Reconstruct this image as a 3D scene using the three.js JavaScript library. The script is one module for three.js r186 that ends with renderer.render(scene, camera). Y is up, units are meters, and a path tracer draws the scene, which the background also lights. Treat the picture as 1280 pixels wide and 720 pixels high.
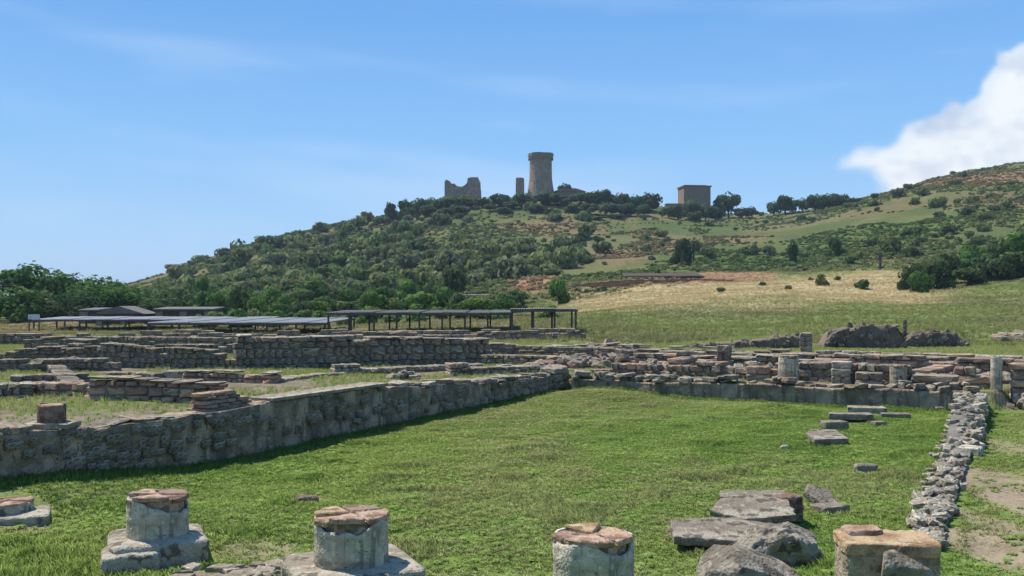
import * as THREE from 'three';
import { mergeGeometries, mergeVertices } from 'three/addons/utils/BufferGeometryUtils.js';
import { ConvexGeometry } from 'three/addons/geometries/ConvexGeometry.js';

// ───────────────────────── camera, sky, sun, exposure ─────────────────────────
const scene = new THREE.Scene();
const F = 1200, EYE = 2.5, PITCH = Math.atan(20 / F);
const camera = new THREE.PerspectiveCamera(2 * Math.atan(360 / F) * 180 / Math.PI, 16 / 9, 0.1, 6000);
camera.position.set(0, EYE, 0);
camera.rotation.x = PITCH;

const renderer = new THREE.WebGLRenderer({ antialias: true });
renderer.toneMapping = THREE.LinearToneMapping;
renderer.toneMappingExposure = 1.2;
renderer.shadowMap.enabled = true;

const SUN_DIR = new THREE.Vector3(-0.62, 1.28, -0.42).normalize();
const sun = new THREE.DirectionalLight(new THREE.Color(1.0, 0.95, 0.86), 4.8);
sun.position.copy(SUN_DIR).multiplyScalar(600);
sun.castShadow = true;
sun.shadow.camera.left = -450; sun.shadow.camera.right = 450; sun.shadow.camera.top = 450; sun.shadow.camera.bottom = -450;
sun.shadow.camera.far = 1500; sun.shadow.mapSize.set(2048, 2048);
scene.add(sun, sun.target);

// ───────────────────────── small maths ─────────────────────────
function rng(seed) { let a = seed >>> 0; return () => { a = (a + 0x6D2B79F5) | 0; let t = Math.imul(a ^ (a >>> 15), 1 | a); t = (t + Math.imul(t ^ (t >>> 7), 61 | t)) ^ t; return ((t ^ (t >>> 14)) >>> 0) / 4294967296; }; }
const R = rng(20240611);
const rr = (a, b, r = R) => a + (b - a) * r();
const pick = (arr, r = R) => arr[Math.floor(r() * arr.length)];
const clamp = (x, a = 0, b = 1) => x < a ? a : x > b ? b : x;
const lerp = (a, b, t) => a + (b - a) * t;
const smooth = (x, a, b) => { const t = clamp((x - a) / (b - a)); return t * t * (3 - 2 * t); };
function h3(x, y, z) { let n = Math.imul(x, 374761393) + Math.imul(y, 668265263) + Math.imul(z, 1442695041); n = Math.imul(n ^ (n >>> 13), 1274126177); return ((n ^ (n >>> 16)) >>> 0) / 4294967296; }
function vn(x, y, z = 0, per = 0) {
  const xi = Math.floor(x), yi = Math.floor(y), zi = Math.floor(z);
  let u = x - xi, v = y - yi, w = z - zi; u = u * u * (3 - 2 * u); v = v * v * (3 - 2 * v); w = w * w * (3 - 2 * w);
  const m = per ? (k) => ((k % per) + per) % per : (k) => k;
  const x0 = m(xi), x1 = m(xi + 1), y0 = m(yi), y1 = m(yi + 1);
  const a = lerp(lerp(h3(x0, y0, zi), h3(x1, y0, zi), u), lerp(h3(x0, y1, zi), h3(x1, y1, zi), u), v);
  if (w === 0) return a;
  const b = lerp(lerp(h3(x0, y0, zi + 1), h3(x1, y0, zi + 1), u), lerp(h3(x0, y1, zi + 1), h3(x1, y1, zi + 1), u), v);
  return lerp(a, b, w);
}
function fbm(x, y, z = 0, oct = 4, per = 0) { let s = 0, a = 0.5, t = 0; for (let i = 0; i < oct; i++) { s += a * vn(x, y, z + i * 17, per); t += a; x *= 2; y *= 2; if (z % 1) z *= 2; per *= 2; a *= 0.5; } return s / t; }
function fbm3(x, y, z, oct = 3) { let s = 0, a = 0.5, t = 0; for (let i = 0; i < oct; i++) { s += a * vn(x, y, z + 0.001); t += a; x *= 2.03; y *= 2.03; z *= 2.03; a *= 0.5; } return s / t * 2 - 1; }

// a bearing, given as the column and row of a 1280 x 720 survey sheet with a 1200 long lens, to a point at a depth in metres
function ray(px, py) { const y = (360 - py) / F, c = Math.cos(PITCH), s = Math.sin(PITCH); const v = new THREE.Vector3((px - 640) / F, y * c + s, y * s - c); return v.multiplyScalar(-1 / v.z); }
const at = (px, py, d) => ray(px, py).multiplyScalar(d).add(new THREE.Vector3(0, EYE, 0));
const W = (px, d) => [(px - 640) / F * d, -d];

// ───────────────────────── the sky ─────────────────────────
{
  const w = 2048, h = 1024, data = new Float32Array(w * h * 4);
  const poly = [[1040, 214], [1062, 192], [1090, 180], [1112, 177], [1138, 160], [1160, 146], [1176, 140], [1198, 122], [1206, 127], [1224, 112], [1232, 96], [1244, 80], [1242, 66], [1258, 62], [1280, 54], [1320, 40], [1390, 38], [1440, 70], [1500, 78], [1560, 120], [1620, 160], [1680, 215], [1700, 300], [1180, 300], [1100, 262], [1096, 240], [1085, 222]];
  const STOPS = [[0, 0.52, 0.68, 0.83], [4, 0.37, 0.59, 0.845], [9, 0.24, 0.485, 0.82], [17, 0.145, 0.36, 0.735], [40, 0.085, 0.24, 0.58], [90, 0.07, 0.20, 0.50]];
  const air = (e) => { let i = 0; while (i < STOPS.length - 2 && e > STOPS[i + 1][0]) i++; const p = STOPS[i], q = STOPS[i + 1], t = clamp((e - p[0]) / (q[0] - p[0])); return [lerp(p[1], q[1], t), lerp(p[2], q[2], t), lerp(p[3], q[3], t)]; };
  const sd = (x, y) => { let best = 1e9, inside = false; for (let i = 0, j = poly.length - 1; i < poly.length; j = i++) { const [ax, ay] = poly[j], [bx, by] = poly[i]; const dx = bx - ax, dy = by - ay, t = clamp(((x - ax) * dx + (y - ay) * dy) / (dx * dx + dy * dy)); best = Math.min(best, Math.hypot(x - ax - t * dx, y - ay - t * dy)); if ((ay > y) !== (by > y) && x < (bx - ax) * (y - ay) / (by - ay) + ax) inside = !inside; } return inside ? best : -best; };
  for (let j = 0; j < h; j++) {
    const el = ((j + 0.5) / h - 0.5) * Math.PI, e = Math.max(0, el) * 180 / Math.PI;
    for (let i = 0; i < w; i++) {
      const az = ((i + 0.5) / w - 0.25) * 2 * Math.PI;               // 0 = ahead
      const k = (j * w + i) * 4;
      // clear air: pale at the horizon, deeper blue higher up
      let [r, g, b] = air(e);
      // thin high cirrus everywhere
      const ca = Math.cos(az), sa = Math.sin(az), ce = Math.cos(el);
      const X = sa * ce * 3, Y = el * 22 + sa * 1.6, Z = ca * ce * 3;
      let ci = smooth(fbm3(X + 31, Y + 7, Z + 4, 4), 0.02, 0.75) * smooth(e, 1, 6) * 0.55;
      ci += smooth(fbm3(X * 3, Y * 2.2, Z * 3, 4), 0.25, 0.8) * 0.2;
      r = lerp(r, 0.62, ci * 0.5); g = lerp(g, 0.74, ci * 0.5); b = lerp(b, 0.90, ci * 0.5);
      // one bank of cumulus over the hill
      if (ca > 0.2 && el > -0.05) {
        const px = 640 + F * Math.tan(az), py = 380 - F * Math.tan(el) / ca;
        if (px > 980 && px < 1760 && py > 0 && py < 330) {
          const n1 = fbm3(px / 42, py / 38, 3.3, 5), n2 = fbm3(px / 16, py / 15, 8.1, 3);
          const d = sd(px, py) + n1 * 16 + n2 * 6;
          const soft = 3.5 + 14 * smooth(-px, -1170, -1060) + 10 * smooth(py, 190, 230);
          const a = smooth(d, -2, soft) * lerp(0.82, 1, smooth(d, 4, 30));
          const band = fbm3(px / 90, py / 26, 1.7, 4);
          const bil = Math.abs(fbm3(px / 30 + 4, py / 24, 5.5, 4)); const lum = lerp(0.84, 0.52, clamp(0.3 + band * 1.2 + 1.2 * (0.12 - bil)));
          r = lerp(r, lum * 0.93, a); g = lerp(g, lerp(0.86, lum, 0.85) * 0.98, a); b = lerp(b, lerp(0.88, lum, 0.5), a);
        }
      }
      if (el < 0) { const s = smooth(-el, 0, 0.25); r = lerp(r, 0.12, s); g = lerp(g, 0.13, s); b = lerp(b, 0.09, s); }
      data[k] = r; data[k + 1] = g; data[k + 2] = b; data[k + 3] = 1;
    }
  }
  const t = new THREE.DataTexture(data, w, h, THREE.RGBAFormat, THREE.FloatType);
  t.mapping = THREE.EquirectangularReflectionMapping; t.magFilter = THREE.LinearFilter; t.minFilter = THREE.LinearFilter; t.wrapS = THREE.RepeatWrapping; t.needsUpdate = true;
  scene.background = t; scene.environment = t;
}
scene.fog = new THREE.FogExp2(new THREE.Color(0.62, 0.76, 0.95), 0.0002);

// ───────────────────────── textures ─────────────────────────
const toS = (c) => { c = clamp(c); return Math.round(255 * (c <= 0.0031308 ? 12.92 * c : 1.055 * Math.pow(c, 1 / 2.4) - 0.055)); };
function colourTex(n, fn) {
  const d = new Uint8Array(n * n * 4);
  for (let j = 0; j < n; j++) for (let i = 0; i < n; i++) { const c = fn(i / n, j / n), k = (j * n + i) * 4; d[k] = toS(c[0]); d[k + 1] = toS(c[1]); d[k + 2] = toS(c[2]); d[k + 3] = 255; }
  const t = new THREE.DataTexture(d, n, n); t.colorSpace = THREE.SRGBColorSpace; return fin(t);
}
function bumpTex(n, fn) {
  const d = new Uint8Array(n * n * 4);
  for (let j = 0; j < n; j++) for (let i = 0; i < n; i++) { const v = Math.round(255 * clamp(fn(i / n, j / n))), k = (j * n + i) * 4; d[k] = d[k + 1] = d[k + 2] = v; d[k + 3] = 255; }
  return fin(new THREE.DataTexture(d, n, n));
}
function fin(t) { t.wrapS = t.wrapT = THREE.RepeatWrapping; t.magFilter = THREE.LinearFilter; t.minFilter = THREE.LinearMipmapLinearFilter; t.generateMipmaps = true; t.needsUpdate = true; return t; }
const mixc = (a, b, t) => [lerp(a[0], b[0], t), lerp(a[1], b[1], t), lerp(a[2], b[2], t)];
const T = {};
// weathered limestone: blotches, pale lichen, dark lichen, grain
T.stone = colourTex(512, (u, v) => {
  const a = fbm(u * 5, v * 5, 0, 5, 5), g = vn(u * 128, v * 128, 7, 128), l = fbm(u * 14, v * 14, 30, 3, 14), d = fbm(u * 9, v * 9, 60, 4, 9);
  let c = mixc([0.50, 0.46, 0.40], [0.82, 0.79, 0.72], smooth(a, 0.3, 0.7));
  c = mixc(c, [0.93, 0.92, 0.86], 0.7 * smooth(l, 0.6, 0.72));
  c = mixc(c, [0.17, 0.165, 0.15], 0.8 * smooth(d, 0.56, 0.68));
  const k = 0.82 + 0.36 * g; return [c[0] * k, c[1] * k, c[2] * k];
});
// old lime render: grey, streaked by run-off, cracked
T.plaster = colourTex(1024, (u, v) => {
  const a = fbm(u * 6, v * 6, 2, 5, 6), st = fbm(u * 28, v * 3, 11, 4, 0 || 28), g = vn(u * 256, v * 256, 5, 256), cr = Math.abs(fbm(u * 8, v * 8, 44, 4, 8) - 0.5), dk = fbm(u * 4, v * 4, 70, 5, 4);
  let c = mixc([0.46, 0.44, 0.39], [0.78, 0.75, 0.68], smooth(a, 0.25, 0.75));
  c = mixc(c, [0.25, 0.24, 0.22], 0.75 * smooth(st, 0.5, 0.72));
  c = mixc(c, [0.88, 0.86, 0.80], 0.5 * smooth(vn(u * 20, v * 20, 90, 20), 0.72, 0.9));
  c = mixc(c, [0.20, 0.19, 0.17], 0.6 * smooth(dk, 0.55, 0.68));
  c = mixc(c, [0.12, 0.11, 0.10], 0.8 * smooth(-cr, -0.012, -0.003));
  const k = 0.86 + 0.28 * g; return [c[0] * k, c[1] * k, c[2] * k];
});
T.brick = colourTex(512, (u, v) => {
  const a = fbm(u * 6, v * 6, 3, 5, 6), g = vn(u * 128, v * 128, 1, 128), l = fbm(u * 10, v * 10, 21, 4, 10);
  let c = mixc([0.48, 0.345, 0.255], [0.80, 0.665, 0.54], smooth(a, 0.3, 0.7));
  c = mixc(c, [0.85, 0.80, 0.70], 0.75 * smooth(l, 0.55, 0.68));
  c = mixc(c, [0.20, 0.16, 0.13], 0.7 * smooth(fbm(u * 8, v * 8, 51, 4, 8), 0.57, 0.68));
  const k = 0.8 + 0.4 * g; return [c[0] * k, c[1] * k, c[2] * k];
});
T.soil = colourTex(1024, (u, v) => {
  const a = fbm(u * 8, v * 8, 3, 6, 8), g = vn(u * 256, v * 256, 1, 256), f = vn(u * 90, v * 90, 9, 90);
  const k = (0.45 + 0.7 * a) * (0.75 + 0.5 * g) * (0.85 + 0.3 * f); return [k, k, k];
});
T.weather = colourTex(512, (u, v) => { const a = fbm(u * 5, v * 5, 8, 5, 5), s = fbm(u * 40, v * 4, 15, 3, 40), k = 0.55 + 0.5 * a * (0.6 + 0.7 * s); return [k, k, k]; });
T.far = colourTex(512, (u, v) => { const a = fbm(u * 10, v * 10, 8, 5, 10), d = fbm(u * 22, v * 30, 15, 3, 0), k = 0.4 + 0.6 * a + 0.35 * (vn(u * 64, v * 64, 4, 64) - 0.5); return [k, k * 0.97, k * 0.92]; });
T.bump = bumpTex(512, (u, v) => 0.55 * fbm(u * 10, v * 10, 5, 6, 10) + 0.25 * vn(u * 80, v * 80, 3, 80) + 0.2 * smooth(fbm(u * 16, v * 16, 80, 3, 16), 0.4, 0.62));

// ───────────────────────── materials ─────────────────────────
const lin = (r, g, b) => new THREE.Color().setRGB(r, g, b);
function mat(r, g, b, o = {}) { return new THREE.MeshPhysicalMaterial({ color: lin(r, g, b), roughness: 0.95, metalness: 0, specularIntensity: 0.35, ...o }); }
const stoneM = (r, g, b) => mat(r, g, b, { map: T.stone, bumpMap: T.bump, bumpScale: 0.03 });
const brickM = (r, g, b) => mat(r, g, b, { map: T.brick, bumpMap: T.bump, bumpScale: 0.02 });
const M = {
  grey: [stoneM(0.42, 0.37, 0.30), stoneM(0.50, 0.435, 0.345), stoneM(0.34, 0.30, 0.245), stoneM(0.46, 0.385, 0.29)],
  pale: [stoneM(0.58, 0.52, 0.42), stoneM(0.52, 0.465, 0.375), stoneM(0.68, 0.62, 0.51), stoneM(0.46, 0.405, 0.32)],
  tawny: [stoneM(0.46, 0.385, 0.30), stoneM(0.42, 0.365, 0.295), stoneM(0.49, 0.41, 0.31)],
  brick: [brickM(0.46, 0.37, 0.32), brickM(0.58, 0.48, 0.41), brickM(0.36, 0.29, 0.26)],
  mortar: mat(0.22, 0.20, 0.17, { map: T.soil, bumpMap: T.bump, bumpScale: 0.03 }),
  plaster: mat(0.57, 0.455, 0.34, { map: T.plaster, bumpMap: T.bump, bumpScale: 0.06 }),
  drum: mat(0.82, 0.735, 0.60, { map: T.plaster, bumpMap: T.bump, bumpScale: 0.02 }),
  plinth: stoneM(0.50, 0.45, 0.37),
  slab: stoneM(0.41, 0.365, 0.30),
  boulder: stoneM(0.38, 0.34, 0.28),
  lichen: brickM(0.56, 0.47, 0.33),
  earth: mat(0.26, 0.19, 0.13, { map: T.soil, bumpMap: T.bump, bumpScale: 0.06 }),
  orangeEarth: mat(0.40, 0.225, 0.13, { map: T.soil, bumpMap: T.bump, bumpScale: 0.06 }),
  bankEarth: mat(0.22, 0.17, 0.125, { map: T.soil, bumpMap: T.bump, bumpScale: 0.06 }),
  sheet: mat(0.40, 0.40, 0.40, { map: T.weather, roughness: 0.8 }),
  sheetDull: mat(0.20, 0.185, 0.165, { map: T.weather, roughness: 0.85 }),
  rust: mat(0.10, 0.075, 0.06, { map: T.weather, roughness: 0.85 }),
  post: mat(0.12, 0.105, 0.09, { map: T.weather, roughness: 0.8 }),
  timber: mat(0.30, 0.24, 0.17, { map: T.weather, roughness: 0.9 }),
  tower: mat(0.47, 0.36, 0.265, { map: T.far, bumpMap: T.bump, bumpScale: 0.25 }),
  tile: mat(0.40, 0.22, 0.13, { map: T.far }),
  bark: mat(0.13, 0.10, 0.075, { map: T.weather }),
  concrete: mat(0.62, 0.60, 0.55, { map: T.weather }),
  white: mat(0.7, 0.7, 0.7, { map: T.weather }),
};
const SUFFIX = {};
function nameOf(n) { const k = SUFFIX[n] = (SUFFIX[n] ?? -1) + 1; return k ? `${n}_${String(k).padStart(3, '0')}` : n; }
function tag(o, name, label, category, group) { o.name = nameOf(name); o.userData = { label, category, kind: 'thing' }; if (group) o.userData.group = group; scene.add(o); return o; }
function part(parent, name, geo, material) { const m = new THREE.Mesh(geo, material); m.name = name; parent.add(m); return m; }
function setting(o, name, kind = 'structure', label, category) { o.name = nameOf(name); o.userData = { kind }; if (label) o.userData.label = label; if (category) o.userData.category = category; scene.add(o); return o; }

// ───────────────────────── terrain ─────────────────────────
// ground rows (survey row of the ground) by bearing column and depth
const DEP = [45, 60, 80, 110, 150, 200, 260, 320, 400, 480, 700, 1200];
const TAB = [
  [-600, [432, 422, 412, 402, 394, 389, 386, 384, 383, 382, 381.5, 381]],
  [-200, [432, 424, 415, 402, 393, 388, 385, 383.5, 383, 382, 381.5, 381]],
  [0, [432, 424, 415, 400, 391, 386, 383, 382, 382, 382, 381, 381]],
  [120, [431, 424, 415, 400, 390, 382, 374, 370, 368, 370, 376, 380]],
  [200, [431, 424, 414, 399, 388, 377, 364, 352, 345, 348, 362, 376]],
  [300, [431, 423, 413, 399, 387, 370, 347, 324, 310, 318, 345, 370]],
  [400, [430, 422, 412, 398, 385, 361, 334, 304, 284, 294, 330, 365]],
  [500, [430, 420, 410, 396, 381, 354, 324, 293, 266, 275, 315, 362]],
  [600, [429, 418, 407, 393, 375, 348, 316, 283, 250, 260, 305, 360]],
  [700, [428, 416, 404, 387, 366, 340, 312, 281, 246, 255, 300, 360]],
  [800, [430, 414, 398, 377, 351, 330, 308, 283, 256, 265, 305, 360]],
  [900, [432, 414, 396, 371, 348, 326, 303, 284, 269, 276, 310, 360]],
  [1000, [433, 412, 393, 368, 347, 322, 298, 276, 264, 275, 310, 360]],
  [1100, [434, 410, 390, 365, 338, 308, 277, 251, 242, 252, 292, 355]],
  [1200, [434, 408, 386, 359, 329, 295, 258, 228, 216, 226, 275, 350]],
  [1280, [434, 406, 382, 353, 321, 286, 248, 216, 205, 215, 265, 345]],
  [1500, [434, 402, 376, 343, 306, 268, 229, 200, 188, 198, 250, 340]],
  [2000, [434, 400, 374, 340, 300, 262, 222, 195, 182, 192, 245, 340]],
];
const TY = TAB.map(([c, p]) => p.map((v, i) => EYE + (380 - v) * DEP[i] / F));
const LOGD = DEP.map(Math.log);
function herm(xs, get, x) {
  const n = xs.length; let i = 0; while (i < n - 2 && x > xs[i + 1]) i++;
  const t = clamp((x - xs[i]) / (xs[i + 1] - xs[i])), hx = xs[i + 1] - xs[i];
  const p0 = get(i), p1 = get(i + 1), s = (p1 - p0) / hx;
  const m0 = i > 0 ? (s + (p0 - get(i - 1)) / (xs[i] - xs[i - 1])) / 2 : s, m1 = i < n - 2 ? (s + (get(i + 2) - p1) / (xs[i + 2] - xs[i + 1])) / 2 : s;
  const t2 = t * t, t3 = t2 * t;
  return (2 * t3 - 3 * t2 + 1) * p0 + (t3 - 2 * t2 + t) * hx * m0 + (-2 * t3 + 3 * t2) * p1 + (t3 - t2) * hx * m1;
}
const TCX = TAB.map((t) => t[0]);
function polar(x, z) { const r = Math.hypot(x, z), a = Math.abs(Math.atan2(x, -z)) < Math.PI / 4 ? Math.atan2(x, -z) : Math.sign(x) * Math.PI / 4; return [clamp(640 + F * Math.tan(a), -600, 2000), Math.max(r * Math.cos(a), 0.01)]; }
function farY(px, d) { const l = Math.log(clamp(d, 45, 1200)); return herm(TCX, (i) => herm(LOGD, (k) => TY[i][k], l), px); }
// the court: lines of its three walls
const LW = { x: -4.4, z: -15.6, nx: -0.897, nz: -0.441, dx: 0.441, dz: -0.897 };
const FW = { x: 1.6, z: -27, nx: 0.475, nz: -0.88, dx: 0.88, dz: 0.475 };
const RW = { x: 4.16, z: -9.7, nx: 0.8887, nz: 0.4585, dx: 0.4585, dz: -0.8887 };
const BANKS = [
  [43, [[1028, 434], [1040, 416], [1062, 409], [1092, 407], [1120, 409], [1128, 420], [1134, 434]]],
  [44, [[1128, 430], [1140, 417], [1165, 415], [1192, 416], [1202, 424], [1212, 432]]],
  [42, [[850, 434], [900, 430], [950, 425], [985, 420], [1000, 421], [1010, 434]]],
];
const bankTop = (pts, px) => { let i = 0; while (i < pts.length - 2 && px > pts[i + 1][0]) i++; return lerp(pts[i][1], pts[i + 1][1], clamp((px - pts[i][0]) / (pts[i + 1][0] - pts[i][0]))); };
const side = (w, x, z) => (x - w.x) * w.nx + (z - w.z) * w.nz;
function groundY(x, z) {
  const [px, d] = polar(x, z);
  let y = 0;
  if (d < 48) {
    const sL = side(LW, x, z), sF = side(FW, x, z), sR = side(RW, x, z);
    let c = 0.9 * smooth(d, 9.3, 3) + 0.3 * smooth(d, 16, 11.2) * smooth(px, 420, 60) * smooth(sL, -1.5, -0.1);
    c += 0.07 * (fbm(x * 0.45 + 40, z * 0.45 + 40, 3, 3) - 0.5) * 2 + 0.03 * (vn(x * 2.3, z * 2.3, 4) - 0.5);
    c += 0.16 * Math.exp(-((x - 2.6) ** 2 + (z + 25.6) ** 2) / 2.2) + 0.14 * Math.exp(-((x - 6.1) ** 2 + (z + 22.6) ** 2) / 0.9);
    c += 0.14 * smooth(sR, 0.4, 2.2);
    const t = 0.46 + 0.006 * Math.max(0, d - 22) + 0.05 * (fbm(x * 0.5, z * 0.5, 9, 3) - 0.5) * 2;
    const m = Math.max(smooth(sL, 0.12, 0.36), smooth(sF, 0.12, 0.36 + 3 * smooth(sR, 0.4, 1.2)));
    y = lerp(c, t, m);
  }
  if (d > 34) {
    const a = Math.min(1.4, (d - 34) / 90);
    const f = farY(px, d) + a * (1.1 * (fbm(x * 0.045, z * 0.045, 2, 4) - 0.5) * 2 + 0.35 * (fbm(x * 0.25, z * 0.25, 6, 3) - 0.5) * 2);
    y = lerp(y, f, smooth(d, 35, 48));
    for (const [D, pts] of BANKS) if (d > D - 0.2 && d < D + 12 && px > pts[0][0] - 25 && px < pts[pts.length - 1][0] + 25) { const t = EYE + (380 - bankTop(pts, px)) * D / F; y = lerp(y, Math.max(y, t + 0.02), smooth(d, D + 0.3, D + 0.9) * smooth(d, D + 12, D + 3) * smooth(px, pts[0][0] - 25, pts[0][0]) * smooth(px, pts[pts.length - 1][0] + 25, pts[pts.length - 1][0])); }
  }
  return y;
}
function hit(px, py, d0 = 5, d1 = 600) { const v = ray(px, py); let prev = d0; for (let d = d0; d < d1; d *= 1.012) { if (EYE + v.y * d < groundY(v.x * d, -d)) { let a = prev, b = d; for (let k = 0; k < 12; k++) { const m = (a + b) / 2; if (EYE + v.y * m < groundY(v.x * m, -m)) b = m; else a = m; } return [v.x * b, -b]; } prev = d; } return null; }

const C = { lawn: [0.115, 0.18, 0.036], lawnDry: [0.20, 0.20, 0.08], dirt: [0.25, 0.195, 0.13], ruin: [0.15, 0.155, 0.065], ruinEarth: [0.20, 0.16, 0.11], meadow: [0.16, 0.185, 0.06], straw: [0.385, 0.31, 0.165], hill: [0.088, 0.108, 0.036], hill2: [0.14, 0.138, 0.055], brown: [0.20, 0.135, 0.072], orange: [0.30, 0.185, 0.105], green: [0.085, 0.12, 0.034] };
// patches of bare or dry ground: centre on the ground, half widths along and across the view, colour
const PATCH = [];
function patch(px, py, rx, ry, col, s = 1) { const p = hit(px, py), q = hit(px, py - ry), o = hit(px, py + ry); if (!p || !q || !o) return; PATCH.push([p[0], p[1], rx / F * -p[1], Math.max(0.2, (o[1] - q[1]) / 2), col, s]); }
patch(1272, 625, 52, 48, C.dirt, 1); patch(1290, 690, 70, 34, C.dirt, 0.95); patch(1240, 655, 30, 30, C.dirt, 0.7); patch(1262, 560, 28, 20, C.dirt, 0.6); patch(1250, 600, 38, 26, C.dirt, 0.9); patch(1222, 690, 26, 30, C.dirt, 0.6);
patch(383, 625, 22, 6, C.dirt, 0.8); patch(960, 572, 50, 12, C.lawnDry, 0.6); patch(700, 590, 60, 9, C.lawnDry, 0.4); patch(30, 660, 50, 10, C.dirt, 0.7); patch(320, 690, 50, 14, C.dirt, 0.6); patch(300, 575, 40, 6, C.dirt, 0.6); 
patch(665, 356, 34, 9, C.orange, 0.9); patch(862, 348, 90, 5, C.orange, 1); patch(930, 345, 40, 4, C.orange, 0.8); patch(780, 322, 42, 14, C.brown, 0.9); patch(700, 285, 70, 9, C.brown, 0.8); patch(1170, 234, 90, 13, C.brown, 0.9); patch(1225, 226, 70, 12, C.brown, 0.9); patch(1240, 250, 60, 14, C.brown, 0.6); patch(1100, 262, 60, 8, C.brown, 0.5); patch(820, 300, 30, 20, C.brown, 0.6); patch(12, 411, 30, 7, C.orange, 0.5);
patch(1000, 313, 170, 12, C.green, 0.8); patch(900, 325, 120, 7, C.green, 0.9); patch(830, 283, 100, 7, C.green, 0.6); patch(1150, 285, 130, 20, C.green, 0.5);
function groundCol(x, z) {
  const [px, d] = polar(x, z);
  const n1 = fbm(x * 0.35 + 9, z * 0.35, 1, 4), n2 = fbm(x * 0.06 + 3, z * 0.06, 5, 4), n3 = fbm(x * 1.6, z * 1.6, 7, 3);
  let c = mixc(C.lawn, C.lawnDry, smooth(n1, 0.48, 0.72) * 0.6);
  const sR = side(RW, x, z), sL = side(LW, x, z), sF = side(FW, x, z);
  c = mixc(c, C.lawnDry, 0.75 * smooth(sR, 0.2, 0.6) * smooth(n3, 0.3, 0.6));
  const ruins = Math.max(smooth(sL, 0.1, 0.4), smooth(sF, 0.1, 0.4));
  c = mixc(c, mixc(C.ruin, C.ruinEarth, smooth(n1 + 0.25 * (n3 - 0.5) + 0.12 * smooth(px, 600, 800) - 0.06 * smooth(px, 640, 420), 0.46, 0.6)), ruins);
  if (d > 38) {
    const right = smooth(px + 90 * (n2 - 0.5), 640, 760);
    let f = mixc(mixc(C.meadow, C.ruin, smooth(n2, 0.4, 0.6)), C.lawnDry, 0.4 * smooth(n1, 0.4, 0.7));
    f = mixc(f, mixc([0.20, 0.165, 0.095], [0.16, 0.16, 0.065], smooth(n1, 0.4, 0.6)), 0.85 * smooth(px + 60 * (n2 - 0.5), 740, 640) * smooth(d, 110, 92));
    const straw = smooth(d + 30 * (n2 - 0.5), 82, 96) * smooth(d + 24 * (n1 - 0.5), 158, 138) * right * smooth(px, 1240, 1120);
    f = mixc(f, mixc(C.straw, C.hill2, 0.25 * smooth(n1, 0.5, 0.7)), straw);
    const h = smooth(d, lerp(100, 150, right), lerp(140, 175, right));
    const hc = mixc(mixc(C.hill, C.hill2, smooth(n2, 0.4, 0.6)), C.brown, 0.5 * smooth(fbm(x * 0.02, z * 0.02, 15, 4), 0.55, 0.7));
    f = mixc(f, hc, h * (1 - straw));
    c = mixc(c, f, smooth(d, 38, 47));
  }
  for (const [cx, cz, rx, rz, col, s] of PATCH) { const dx = (x - cx) / rx, dz = (z - cz) / rz, q = dx * dx + dz * dz; if (q < 3) c = mixc(c, col, s * smooth(q + 1.5 * (n3 - 0.5) + 1.2 * (n1 - 0.5), 1.2, 0.6)); }
  return c;
}
{
  const ang = []; for (let a = -180; a < -36; a += 4) ang.push(a); for (let a = -36; a <= 36.0001; a += 0.15) ang.push(a); for (let a = 40; a <= 180; a += 4) ang.push(a);
  const rad = [0.05, 1, 2, 3, 4, 4.5, 5, 5.5, 6]; for (let r = 6.15; r < 40; r += 0.16) rad.push(r); for (let r = 40; r < 620; r *= 1.014) rad.push(r); for (let r = 640; r < 4000; r *= 1.12) rad.push(r);
  const na = ang.length, nr = rad.length, pos = new Float32Array(na * nr * 3), col = new Float32Array(na * nr * 3), uv = new Float32Array(na * nr * 2), idx = [];
  for (let j = 0; j < nr; j++) for (let i = 0; i < na; i++) {
    const a = ang[i] * Math.PI / 180, x = Math.sin(a) * rad[j], z = -Math.cos(a) * rad[j], k = j * na + i;
    pos[k * 3] = x; pos[k * 3 + 1] = groundY(x, z); pos[k * 3 + 2] = z;
    const c = groundCol(x, z); col[k * 3] = c[0]; col[k * 3 + 1] = c[1]; col[k * 3 + 2] = c[2];
    uv[k * 2] = x / 2.7; uv[k * 2 + 1] = z / 2.7;
    if (i < na - 1 && j < nr - 1) idx.push(k, k + 1, k + na, k + 1, k + na + 1, k + na);
  }
  const g = new THREE.BufferGeometry(); g.setAttribute('position', new THREE.BufferAttribute(pos, 3)); g.setAttribute('color', new THREE.BufferAttribute(col, 3)); g.setAttribute('uv', new THREE.BufferAttribute(uv, 2)); g.setIndex(idx); g.computeVertexNormals();
  // vertex colours are of the matter; the map adds grain round a mean of about 0.8
  setting(new THREE.Mesh(g, new THREE.MeshPhysicalMaterial({ color: lin(1.3, 1.3, 1.3), vertexColors: true, map: T.soil, bumpMap: T.bump, bumpScale: 0.05, roughness: 1, specularIntensity: 0.1 })), 'ground');
}
console.log('terrain');

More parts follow.
